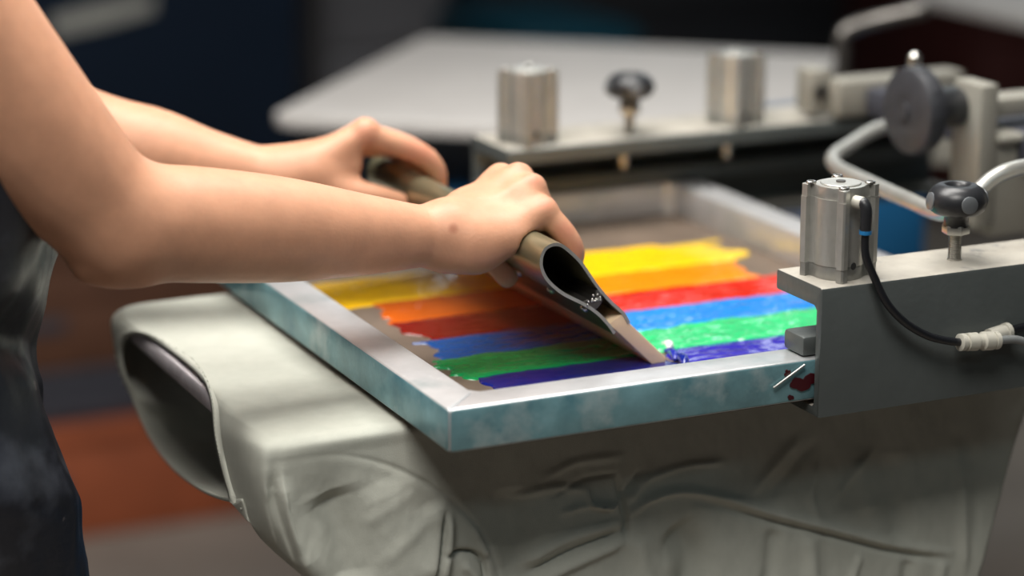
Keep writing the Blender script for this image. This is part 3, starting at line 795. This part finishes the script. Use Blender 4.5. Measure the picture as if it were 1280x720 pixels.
# folds of the hanging side: strokes in the plane of the sheet, height towards the viewer side
STROKES = [
    ([(345, 588), (352, 640), (366, 690), (380, 725)], 3.2, -2.4), ([(356, 590), (360, 640), (372, 690)], 3, 1.6), ([(336, 625), (346, 662), (360, 700)], 2.6, -2.2),
    ([(465, 705), (515, 662), (548, 640)], 9, 1.0), ([(450, 660), (490, 630), (520, 612)], 8, .8),
    ([(1040, 620), (1060, 590), (1090, 560)], 5, 1.2),
    ([(680, 600), (720, 580), (780, 570)], 5, 1.2), ([(690, 620), (730, 600), (770, 592)], 3, -1.2),
    ([(352, 600), (362, 660), (385, 725)], 14, 5), ([(341, 600), (348, 650), (364, 720)], 5, -3.5), ([(332, 610), (339, 660), (352, 700)], 4, 2.5),
    ([(414, 618), (428, 665), (440, 735)], 26, -9), ([(480, 600), (500, 660), (515, 735)], 34, 4), ([(540, 625), (548, 660), (532, 725)], 17, 5),
    ([(345, 582), (390, 573), (440, 573), (500, 588), (560, 622), (600, 665), (622, 725)], 2.6, -1.2),
    ([(345, 590), (390, 581), (440, 581), (498, 596), (555, 630), (592, 670), (612, 725)], 6, .5),
    ([(553, 640), (546, 680), (535, 724)], 3, -3.5), ([(561, 640), (556, 680), (546, 724)], 5, 2.0),
    ([(549, 690), (570, 686), (588, 688), (598, 700), (600, 724)], 3, -3.5), ([(570, 698), (585, 712), (590, 730)], 7, 3.5), ([(590, 655), (598, 680), (606, 690)], 6, 2.5),
    ([(645, 610), (640, 660), (636, 725)], 22, -5),
    ([(640, 705), (700, 672), (770, 650)], 6, 3), ([(655, 724), (720, 695), (775, 672)], 7, 3.5), ([(650, 714), (710, 684), (775, 661)], 4, -2.5),
    ([(700, 640), (735, 630), (768, 634)], 4, 1.6), ([(733, 612), (737, 628), (758, 631), (772, 626)], 2.6, 2.4), ([(772, 598), (777, 640), (777, 668)], 4, -3.5),
    ([(775, 622), (802, 588)], 3.5, -2.2), ([(785, 624), (812, 592)], 4, 1.6), ([(640, 625), (690, 610), (735, 612)], 5, 1.4),
    ([(782, 640), (812, 621), (850, 612), (900, 619), (960, 637), (1030, 654), (1100, 671), (1170, 680)], 5, 3.0),
    ([(870, 624), (960, 648), (1030, 664), (1100, 681), (1165, 689)], 4, -2.0),
    ([(835, 655), (855, 690), (850, 735)], 24, -10), ([(790, 665), (800, 735)], 14, 3),
    ([(800, 602), (850, 584), (905, 577)], 4, 1.6), ([(935, 615), (965, 582), (1000, 548)], 7, 2.2), ([(955, 620), (985, 588), (1020, 552)], 7, -1.6),
    ([(1020, 575), (1008, 615), (1016, 650)], 7, 2.0), ([(1115, 565), (1108, 620), (1112, 672)], 18, -4), ([(1070, 570), (1075, 640)], 16, 2.5),
    ([(1195, 560), (1190, 640), (1184, 705)], 8, 3.0), ([(1215, 560), (1205, 660)], 7, -1.8), ([(1062, 685), (1042, 728)], 6, 2.4),
    ([(960, 655), (945, 725)], 12, -3.5), ([(1000, 662), (1002, 728)], 12, 3.5), ([(1120, 690), (1110, 728)], 10, -3), ([(1160, 690), (1150, 728)], 7, 2.5),
]
X = S[..., 0]; Z = S[..., 2]
H = np.zeros_like(X)
front = ((lpar > 7.6) & (lpar < 13.6))[None, :] * np.ones_like(X)
sel = front > 0
xs, zs_ = X[sel], Z[sel]
hsum = np.zeros_like(xs)
px1 = 0.00060
for pts, sg, am in STROKES:
    P = np.array([[at(x, y, Y=.078)[0], at(x, y, Y=.078)[2]] for x, y in pts])
    P = crom(P, 6)
    best = np.full(xs.shape, 1e9); par = np.zeros_like(xs)
    n = len(P) - 1
    for i in range(n):
        a, b = P[i], P[i + 1]; ab = b - a
        t = (((xs - a[0]) * ab[0] + (zs_ - a[1]) * ab[1]) / (ab @ ab)).clip(0, 1)
        d = np.hypot(xs - a[0] - t * ab[0], zs_ - a[1] - t * ab[1])
        w = d < best
        best = np.where(w, d, best); par = np.where(w, (i + t) / n, par)
    taper = np.minimum(1, np.minimum(par, 1 - par) * 5 + .25)
    hsum += (1.7 if sg <= 5 else 1.2) * am * .001 * taper * np.exp(-(best / (sg * px1)) ** 2)
hsum += .0009 * vnoise(xs * 55, zs_ * 30, 5) + .0004 * vnoise(xs * 160, zs_ * 90, 6)
hsum += .0022 * vnoise(xs * 11 + 2, zs_ * 5, 8, 1)
ramp = np.clip((-.016 - zs_) / .03, 0, 1) * np.clip((13.6 - (lpar[None, :] * np.ones_like(X))[sel]) / .8, 0, 1)
H[sel] = hsum * ramp
# keep the wrapped corner at the neck end calm
sidx = np.arange(S.shape[0])[:, None] * np.ones((1, S.shape[1]))
H *= np.clip((sidx - 14) / 30, 0, 1)
S[..., 1] -= H
top = (np.clip((lpar - 1.5) / 1.0, 0, 1) * np.clip((5.4 - lpar) / 1.0, 0, 1))[None, :] * np.ones_like(X)
S[..., 2] += top * (.00035 * vnoise(X * 40, S[..., 1] * 40, 12)) * np.clip((.0 - X) / .05, 0.15, 1)
for (a, b, am, sg) in (((303, 483), (372, 512), .0011, .0022), ((300, 492), (350, 520), -.0008, .0022), ((285, 470), (330, 486), .0007, .003)):
    a = at(*a, Z=-.0056)[:2]; b = at(*b, Z=-.0056)[:2]; ab = b - a
    t = (((X - a[0]) * ab[0] + (S[..., 1] - a[1]) * ab[1]) / (ab @ ab)).clip(0, 1)
    d = np.hypot(X - a[0] - t * ab[0], S[..., 1] - a[1] - t * ab[1])
    S[..., 2] += top * am * np.sin(np.pi * t.clip(.05, .95)) * np.exp(-(d / sg) ** 2)
ts = thing('t_shirt', 'grey green cotton t-shirt pulled over the platen, neck hole hanging open', 't-shirt', (0, .29, -.02))
ho = np.array(ts.location)
so = G().grid(S.transpose(1, 0, 2), closed_u=True).obj('shirt_body', M['shirt'], ts, smooth=180, off=ho)
sm = so.modifiers.new('thickness', 'SOLIDIFY'); sm.thickness = 0.0008; sm.offset = -1
# collar band around the neck hole
du = np.roll(S, -1, 1) - np.roll(S, 1, 1); ds = np.gradient(S, axis=0)
N = np.cross(du, ds); N /= np.linalg.norm(N, axis=-1)[..., None] + 1e-9
cen = S[:8].mean(axis=(0, 1))
if ((S[3] - cen) * N[3]).sum() < 0: N = -N
rows = []
arc = np.concatenate([np.zeros((1, S.shape[1])), np.cumsum(np.linalg.norm(np.diff(S[:60], axis=0), axis=-1), axis=0)])
def along(dist):
    out = np.zeros((S.shape[1], 3)); nn = np.zeros((S.shape[1], 3))
    for j in range(S.shape[1]):
        i = min(np.searchsorted(arc[:, j], dist), 58)
        out[j] = S[i, j]; nn[j] = N[i, j]
    return out, nn
prof = [(0.0005, -.0006), (0.0, .0008), (.0008, .0022), (.003, .0028), (.0075, .0027), (.0100, .0020), (.0110, .0003)]
cb = []
for d, h in prof:
    o_, n_ = along(d)
    if d < .0006: o_ = S[0] + (S[0] - along(.003)[0]) * (.15 if h > 0 else .05); n_ = N[1]
    cb.append(o_ + n_ * h)
cb = np.array(cb)
k = np.ones(9) / 9
for ax in range(3):      # even the band out along its length
    ext = np.concatenate([cb[:, -4:, ax], cb[:, :, ax], cb[:, :4, ax]], 1)
    cb[:, :, ax] = np.array([np.convolve(r, k, 'valid') for r in ext])
G().grid(cb.transpose(1, 0, 2), closed_u=True).obj('collar', M['shirt'], ts, smooth=180, off=ho)
st = along(.0055); stp = st[0] + st[1] * .0029
g = G()
for j in range(0, len(stp), 2):
    q = stp[j]; w = stp[(j + 1) % len(stp)]
    if np.linalg.norm(w - q) > 1e-4: g.tube([q, q * .35 + w * .65], .0004, 5)
so2 = g.obj('stitching', M['shirt'], ts, off=ho); so2['kind'] = 'stuff'

# ================================================================== the printer (person)
M['skin'] = mat('skin', (0.59, 0.305, 0.19), 0.46, 0.0, var=0.11, scale=34, bump=0.16, bscale=420, sss=0.12, spec=0.35)
def spot(m, pos, rad, col, strength):
    nt = m.node_tree; b = nt.nodes['Principled BSDF']
    src = b.inputs['Base Color'].links[0].from_socket
    geo = nt.nodes.new('ShaderNodeTexCoord')
    vd = nt.nodes.new('ShaderNodeVectorMath'); vd.operation = 'DISTANCE'
    vd.inputs[1].default_value = pos
    nt.links.new(geo.outputs['Object'], vd.inputs[0])
    mr = nt.nodes.new('ShaderNodeMapRange'); mr.interpolation_type = 'SMOOTHSTEP'
    mr.inputs['From Min'].default_value = rad * .25; mr.inputs['From Max'].default_value = rad
    mr.inputs['To Min'].default_value = strength; mr.inputs['To Max'].default_value = 0
    nt.links.new(vd.outputs['Value'], mr.inputs['Value'])
    mx = nt.nodes.new('ShaderNodeMix'); mx.data_type = 'RGBA'
    nt.links.new(mr.outputs['Result'], mx.inputs['Factor'])
    nt.links.new(src, mx.inputs['A']); mx.inputs['B'].default_value = (*col, 1)
    nt.links.new(mx.outputs['Result'], b.inputs['Base Color'])

def axis_coords(segs):
    out = []
    for a, b, h in segs:
        n = max(1, int(round((b - a) / h)))
        out += list(a + (b - a) * np.arange(n) / n)
    out.append(segs[-1][1])
    return np.array(out, dtype=np.float32)
class Field:
    def __init__(s, xs, ys, zs):
        s.x, s.y, s.z = xs, ys, zs
        s.F = np.full((len(xs), len(ys), len(zs)), 0.5, np.float32)
    def box(s, lo, hi):
        r = []
        for c, a, b in ((s.x, lo[0], hi[0]), (s.y, lo[1], hi[1]), (s.z, lo[2], hi[2])):
            r.append(slice(max(0, np.searchsorted(c, a) - 1), min(len(c), np.searchsorted(c, b) + 1)))
        return tuple(r)
    def cap(s, a, b, ra, rb, k=.01, flat=None):
        a = np.array(a, np.float32); b = np.array(b, np.float32)
        mg = max(ra, rb) + k + .02
        sl = s.box(np.minimum(a, b) - mg, np.maximum(a, b) + mg)
        X = s.x[sl[0]][:, None, None]; Y = s.y[sl[1]][None, :, None]; Z = s.z[sl[2]][None, None, :]
        ab = b - a; q = float(ab @ ab) + 1e-12
        t = (((X - a[0]) * ab[0] + (Y - a[1]) * ab[1] + (Z - a[2]) * ab[2]) / q).clip(0, 1)
        d = np.sqrt((X - a[0] - t * ab[0]) ** 2 + (Y - a[1] - t * ab[1]) ** 2 + (Z - a[2] - t * ab[2]) ** 2) - (ra + (rb - ra) * t)
        f = s.F[sl]
        h = (0.5 + 0.5 * (f - d) / k).clip(0, 1)
        s.F[sl] = f * (1 - h) + d * h - k * h * (1 - h)
    def chain(s, pts, rs, k=.01, sub=5):
        """one limb: interpolated through its joints, hard union inside, one smooth union with the rest"""
        Q = crom([list(p) + [r] for p, r in zip(pts, rs)], sub)
        mg = Q[:, 3].max() + k + .02
        sl = s.box(Q[:, :3].min(0) - mg, Q[:, :3].max(0) + mg)
        X = s.x[sl[0]][:, None, None]; Y = s.y[sl[1]][None, :, None]; Z = s.z[sl[2]][None, None, :]
        D = None
        for i in range(len(Q) - 1):
            a = Q[i, :3].astype(np.float32); ab = (Q[i + 1, :3] - Q[i, :3]).astype(np.float32); ra, rb = float(Q[i, 3]), float(Q[i + 1, 3])
            q = float(ab @ ab) + 1e-12
            t = (((X - a[0]) * ab[0] + (Y - a[1]) * ab[1] + (Z - a[2]) * ab[2]) / q).clip(0, 1)
            d = np.sqrt((X - a[0] - t * ab[0]) ** 2 + (Y - a[1] - t * ab[1]) ** 2 + (Z - a[2] - t * ab[2]) ** 2) - (ra + (rb - ra) * t)
            D = d if D is None else np.minimum(D, d)
        f = s.F[sl]
        h = (0.5 + 0.5 * (f - D) / k).clip(0, 1)
        s.F[sl] = f * (1 - h) + D * h - k * h * (1 - h)
    def nets(s, smooth=2):
        F = s.F; I = F < 0
        nx, ny, nz = F.shape
        cnt = np.zeros((nx - 1, ny - 1, nz - 1), np.int8)
        for dx in (0, 1):
            for dy in (0, 1):
                for dz in (0, 1): cnt += I[dx:nx - 1 + dx, dy:ny - 1 + dy, dz:nz - 1 + dz]
        act = np.argwhere((cnt > 0) & (cnt < 8))
        idx = np.full(cnt.shape, -1, np.int32)
        idx[act[:, 0], act[:, 1], act[:, 2]] = np.arange(len(act))
        acc = np.zeros((len(act), 3)); num = np.zeros(len(act))
        co = (s.x, s.y, s.z)
        for ax in range(3):
            o1, o2 = [q for q in range(3) if q != ax]
            for u in (0, 1):
                for w in (0, 1):
                    p = act.copy(); p[:, o1] += u; p[:, o2] += w
                    q = p.copy(); q[:, ax] += 1
                    fa = F[p[:, 0], p[:, 1], p[:, 2]]; fb = F[q[:, 0], q[:, 1], q[:, 2]]
                    cr = (fa < 0) != (fb < 0)
                    t = np.where(cr, fa / np.where(cr, fa - fb, 1), 0)
                    pt = np.stack([co[i][p[:, i]] for i in range(3)], 1).astype(float)
                    pt[:, ax] += t * (co[ax][q[:, ax]] - co[ax][p[:, ax]])
                    acc += pt * cr[:, None]; num += cr
        V = acc / num[:, None]
        faces = []
        for ax in range(3):
            o1, o2 = [q for q in range(3) if q != ax]
            sa = [slice(None)] * 3; sb = [slice(None)] * 3
            sa[ax] = slice(0, -1); sb[ax] = slice(1, None)
            e = np.argwhere(I[tuple(sa)] != I[tuple(sb)])
            e = e[(e[:, o1] > 0) & (e[:, o2] > 0) & (e[:, o1] < F.shape[o1] - 1) & (e[:, o2] < F.shape[o2] - 1)]
            fc = []
            for u, w in ((1, 1), (0, 1), (0, 0), (1, 0)):
                c = e.copy(); c[:, o1] -= u; c[:, o2] -= w
                fc.append(idx[c[:, 0], c[:, 1], c[:, 2]])
            fc = np.stack(fc, 1)
            faces.append(fc[(fc >= 0).all(1)])
        Q = np.concatenate(faces)
        for _ in range(smooth):
            a = np.zeros_like(V); n = np.zeros(len(V))
            for i in range(4):
                p, q = Q[:, i], Q[:, (i + 1) % 4]
                for c in range(3):
                    a[:, c] += np.bincount(p, V[q, c], len(V)) + np.bincount(q, V[p, c], len(V))
                n += np.bincount(p, minlength=len(V)) + np.bincount(q, minlength=len(V))
            V = V * .5 + .5 * a / np.maximum(n, 1)[:, None]
        return V, Q
def nets_obj(name, V, Q, m, parent, off):
    me = bpy.data.meshes.new(name)
    me.from_pydata((V - off).tolist(), [], Q.tolist()); me.validate(); me.update()
    bm = bmesh.new(); bm.from_mesh(me); bmesh.ops.recalc_face_normals(bm, faces=bm.faces[:]); bm.to_mesh(me); bm.free()
    me.materials.append(m)
    me.polygons.foreach_set('use_smooth', [True] * len(me.polygons))
    o = bpy.data.objects.new(name, me); COL.objects.link(o); o.parent = parent
    return o
def J(x, y, Y): return at(x, y, Y=Y)

YC = 0.335
shR = J(-150, -90, .175); shL = shR + np.array([-.075, .335, .0])
sx, sz = shR[0], shR[2]
fld = Field(axis_coords([(-.66, -.26, .008), (-.26, .05, .004), (.05, .235, .0016), (.235, .25, .004)]),
            axis_coords([(.06, .13, .006), (.13, .262, .0016), (.262, .355, .004), (.355, .475, .002), (.475, .62, .008)]),
            axis_coords([(FLOOR - .01, -.25, .012), (-.25, .06, .008), (.06, .21, .0016), (.21, sz + .42, .006)]))
# torso, hips, legs, neck, head
def torso(f, g=0.0):
    f.cap((sx - .015, YC - .10, sz - .05), (sx - .015, YC + .10, sz - .05), .075 + g, .075 + g, .06)
    f.cap((sx + .005, YC - .075, sz - .15), (sx + .005, YC + .075, sz - .15), .105 + g, .105 + g, .08)
    f.cap((sx + .025, YC - .07, sz - .17), (sx + .025, YC + .07, sz - .17), .062 + g, .062 + g, .06)
    f.cap((-.338, YC - .055, .12), (-.338, YC + .055, .12), .092 + g, .092 + g, .10)
    f.cap((-.338, YC - .075, -.02), (-.338, YC + .075, -.02), .103 + g, .103 + g, .09)
    f.cap((-.346, YC - .085, -.10), (-.346, YC + .085, -.10), .105 + g, .105 + g, .08)
def legs(f, g=0.0):
    for sgn, kx in ((-1, -.235), (1, -.31)):
        f.chain([(-.325, YC + sgn * .085, -.12), (kx, YC + sgn * .09, -.50), (kx - .05, YC + sgn * .09, -.86)], [.088 + g, .060 + g, .042 + g], .04)
torso(fld); legs(fld)
for sgn, kx in ((-1, -.235), (1, -.31)):
    fld.chain([(kx - .05, YC + sgn * .09, -.87), (kx - .04, YC + sgn * .09, -.895), (kx + .10, YC + sgn * .095, -.908)], [.040, .036, .026], .03)
nk = np.array([sx + .01, YC, sz + .02])
hdc = nk + np.array([.055, 0, .205])
fld.cap(nk, hdc + np.array([-.01, 0, -.07]), .054, .052, .03)
fld.cap(hdc + np.array([-.02, 0, .03]), hdc + np.array([.01, 0, .02]), .088, .084, .02)
fld.cap(hdc + np.array([.02, 0, -.02]), hdc + np.array([.055, 0, -.075]), .062, .034, .03)
fld.cap(hdc + np.array([.088, 0, -.005]), hdc + np.array([.108, 0, -.035]), .008, .011, .012)
for y in (-.014, .014): fld.cap(hdc + np.array([.082, y * .2, -.062]), hdc + np.array([.076, y, -.062]), .007, .005, .008)
for y in (-1, 1): fld.cap(hdc + np.array([.0, y * .083, -.015]), hdc + np.array([-.008, y * .088, .018]), .012, .016, .006)
# right arm (nearest the clamps' front side)
elR = J(150, 283, .165)
fld.chain([shR, J(35, 158, .168), elR], [.058, .0515, .0400], .022, 16)
fld.chain([elR, J(190, 279, .167), J(250, 281, .172), J(350, 287, .179), J(450, 293, .186), J(520, 295, .190), J(562, 294, .192)],
          [.0375, .0410, .0415, .0385, .0305, .0238, .0208], .018, 8)
fld.cap(J(112, 334, .160), J(160, 312, .165), .0085, .022, .014)
# right hand: palm
W = J(562, 294, .192)
carp = [J(584, 266, .216), J(585, 276, .206), J(587, 287, .193), J(590, 300, .180)]
mcp = [J(626, 224, .232), J(648, 224, .212), J(665, 237, .193), J(680, 265, .174)]
for c, q, r in zip(carp, mcp, (.0108, .0110, .0104, .0098)):
    fld.cap(W, c, .020, .0165, .016)
    fld.cap(c, q, .0160, r, .012)
for i in range(3): fld.cap(mcp[i] * .85 + carp[i] * .15, mcp[i + 1] * .85 + carp[i + 1] * .15, .0095, .0090, .010)
fld.cap(J(594, 311, .177), J(645, 297, .168), .0145, .0118, .014)
fld.cap(J(575, 305, .185), J(600, 314, .178), .017, .013, .012)
for q, r in zip(mcp, (.0100, .0104, .0098, .0092)): fld.cap(q + np.array([0, 0, .0022]), q + np.array([0.001, 0, .0022]), r, r, .004)
for i in (0, 1, 2):     # extensor tendons fanning over the back of the hand
    u = np.array([-.25, -.25, .93]) * .0075
    fld.cap(mcp[i] + u * .9, mcp[i] * .35 + carp[i] * .65 + u * 1.15, .0046, .0030, .0050)
# fingers
for pts, rs in (
    ([mcp[3], J(705, 291, .166), J(718, 313, .163), J(717, 333, .164)], [.0098, .0090, .0080, .0066]),
    ([mcp[2], J(690, 276, .187), J(704, 300, .184), J(704, 322, .184)], [.0100, .0092, .0082, .0070]),
    ([mcp[1], J(677, 268, .206), J(690, 293, .204), J(690, 316, .204)], [.0104, .0094, .0084, .0072]),
    ([mcp[0], J(661, 258, .227), J(676, 286, .225), J(676, 308, .225)], [.0102, .0092, .0082, .0070])):
    fld.chain(pts, rs, .0035, 3)
fld.chain([J(590, 288, .220), J(606, 306, .219), J(621, 327, .206), J(634, 347, .197)], [.0150, .0125, .0106, .0084], .009)
# left arm and hand
elL = J(96, 178, .472)
fld.chain([shL, elL], [.054, .040], .03)
fld.chain([elL, J(180, 190, .455), J(250, 205, .438), J(310, 216, .424), J(356, 223, .414)], [.040, .0385, .0305, .0245, .0205], .02)
WL = J(356, 223, .414)
carL = [J(386, 208, .402), J(386, 208, .416), J(384, 212, .430), J(382, 218, .442)]
mcL = [J(456, 167, .392), J(452, 166, .412), J(444, 172, .431), J(434, 182, .448)]
for c, q, r in zip(carL, mcL, (.0112, .0108, .0102, .0095)):
    fld.cap(WL, c, .0195, .0160, .016)
    fld.cap(c, q, .0150, r, .012)
for pts, rs in (
    ([mcL[0], J(523, 191, .385), J(545, 212, .384), J(549, 233, .387)], [.0108, .0096, .0084, .0070]),
    ([mcL[1], J(512, 184, .407), J(533, 204, .406), J(537, 226, .408)], [.0106, .0094, .0084, .0070]),
    ([mcL[2], J(498, 182, .428), J(519, 199, .427), J(523, 220, .428)], [.0100, .0092, .0082, .0070]),
    ([mcL[3], J(484, 185, .446), J(503, 200, .445), J(508, 220, .446)], [.0094, .0084, .0074, .0064])):
    fld.chain(pts, rs, .0035, 3)
fld.cap(mcL[0] + np.array([0, 0, .003]), mcL[0] + np.array([.001, 0, .003]), .0100, .0100, .005)
fld.chain([J(390, 222, .398), J(428, 238, .386), J(468, 246, .380), J(500, 253, .382)], [.0150, .0122, .0104, .0084], .010)
fld.cap(J(398, 216, .398), J(440, 206, .392), .0140, .0085, .014)
# the grip: flesh stops at the squeegee handle
hp = np.concatenate([wall + nrm * th * 1.25])
cen2 = wall.mean(0)
if ((hp - cen2) ** 2).sum() < ((wall - cen2) ** 2).sum(): hp = wall - nrm * th * 1.25
gx = fld.x[:, None] + 0 * fld.z[None, :]; gz = fld.z[None, :] + 0 * fld.x[:, None]
sel = (gx > .07) & (gz > -.01) & (gz < .15)
qx, qz = gx[sel], gz[sel]
dm = np.full(qx.shape, 9.0); ins = np.zeros(qx.shape, bool)
for i in range(len(hp)):
    a, b = hp[i], hp[(i + 1) % len(hp)]; ab = b - a
    t = (((qx - a[0]) * ab[0] + (qz - a[1]) * ab[1]) / (ab @ ab)).clip(0, 1)
    dm = np.minimum(dm, np.hypot(qx - a[0] - t * ab[0], qz - a[1] - t * ab[1]))
    c = ((a[1] > qz) != (b[1] > qz)) & (qx < (b[0] - a[0]) * (qz - a[1]) / (b[1] - a[1] + 1e-12) + a[0])
    ins ^= c
sd = np.full(gx.shape, .5, np.float32); sd[sel] = np.where(ins, -dm, dm)
ys = (fld.y > .10)
fld.F = np.maximum(fld.F, -sd[:, None, :] + .0002)

pr = thing('person', 'person in a dark paint smeared apron leaning over the screen, both hands on the squeegee', 'person', (-.30, YC, FLOOR))
ho = np.array(pr.location)
V, Q = fld.nets(2)
spot(M['skin'], tuple(J(566, 286, .168) - ho), .006, (0.30, 0.09, 0.05), .6)
for q in mcp[1:]: spot(M['skin'], tuple(q + np.array([-.002, -.004, .008]) - ho), .011, (0.62, 0.24, 0.16), .55)
for q in (J(705, 291, .16), J(717, 313, .158)): spot(M['skin'], tuple(q - ho), .013, (0.60, 0.23, 0.15), .55)
spot(M['skin'], tuple(J(525, 188, .378) - ho), .022, (0.60, 0.22, 0.14), .5)
spot(M['skin'], tuple(J(456, 165, .385) - ho), .016, (0.60, 0.24, 0.16), .4)
nets_obj('body', V, Q, M['skin'], pr, ho)
# clothes
M['cloth'] = mat('black_cotton', (0.018, 0.018, 0.020), 0.8, var=0.2, scale=30, bump=.2, bscale=500)
M['apron'] = mat('worn_black_apron', (0.016, 0.018, 0.026), 0.36, 0.0, var=0.45, scale=12, bump=0.5, bscale=120,
                 stains=[((0.11, 0.12, 0.15), 14, 0.52, 0.78, 2.0), ((0.42, 0.36, 0.33), 19, 0.66, 0.70, 5.5), ((0.10, 0.16, 0.06), 11, 0.74, 0.80, 9.1)])
f2 = Field(axis_coords([(-.50, -.10, .006)]), axis_coords([(.10, .58, .006)]), axis_coords([(FLOOR + .02, -.25, .010), (-.25, sz, .006)]))
torso(f2, .006); legs(f2, .009)
f2.F = np.maximum(f2.F, (f2.z - (sz - .03))[None, None, :])
f2.F = np.maximum(f2.F, (FLOOR + .07 - f2.z)[None, None, :])
V, Q = f2.nets(2)
nets_obj('dark_clothes', V, Q, M['cloth'], pr, ho)
f3 = Field(axis_coords([(-.42, -.10, .005)]), axis_coords([(.10, .58, .005)]), axis_coords([(-.52, sz - .05, .005)]))
torso(f3, .018)
f3.cap((-.322, YC - .09, -.14), (-.232, YC - .10, -.42), .098, .095, .06)
f3.cap((-.322, YC + .09, -.14), (-.245, YC + .10, -.42), .098, .095, .06)
YY = f3.y[None, :, None]; ZZ = f3.z[None, None, :]; XX = f3.x[:, None, None]
wr = vnoise((YY * 26 + ZZ * 3).ravel() if False else (YY + 0 * ZZ) * 24 + 3 * ZZ, ZZ * 7 + 0 * YY, 41, 3)
wr2 = vnoise((YY + 0 * ZZ) * 9 + ZZ * 8, ZZ * 16 + 6 * YY, 43, 2)
f3.F = f3.F - (.012 * wr + .011 * wr2).astype(np.float32)
shell = np.maximum(f3.F, -(f3.F + .013))
f3.F = np.maximum(np.maximum(shell, (-.345 - XX)), np.maximum(ZZ - (sz - .10), -.50 - ZZ))
V, Q = f3.nets(2)
nets_obj('apron', V, Q, M['apron'], pr, ho)
# hair and eyes (outside the picture, kept so the figure is whole)
M['hair'] = mat('dark_brown_hair', (0.03, 0.018, 0.012), 0.5, var=.4, scale=60, stretch=(1, 1, .1))
f4 = Field(axis_coords([(hdc[0] - .16, hdc[0] + .14, .006)]), axis_coords([(YC - .13, YC + .13, .006)]), axis_coords([(hdc[2] - .16, hdc[2] + .16, .006)]))
f4.cap(hdc + np.array([-.028, 0, .036]), hdc + np.array([-.004, 0, .034]), .092, .088, .02)
f4.cap(hdc + np.array([-.09, 0, .0]), hdc + np.array([-.095, 0, -.06]), .040, .028, .03)
f4.F = np.maximum(f4.F, ((f4.x - hdc[0])[:, None, None] - .055 - .9 * (f4.z - hdc[2] - .03)[None, None, :]))
V, Q = f4.nets(2)
nets_obj('hair', V, Q, M['hair'], pr, ho)
M['eye'] = mat('eye_white', (.8, .78, .75), .2); M['iris'] = mat('dark_iris', (.05, .03, .02), .1)
for y in (-.030, .030):
    c = hdc + np.array([.070, y, .002])
    ey = G().lathe([(.001, -.011), (.008, -.008), (.011, 0), (.008, .008), (.001, .011)], c, (1, 0, 0), 16).obj('eye', M['eye'], pr, off=ho)
    G().lathe([(.005, .0098), (.004, .0110), (.001, .0116)], c, (1, 0, 0), 14).obj('iris', M['iris'], ey, off=ho)
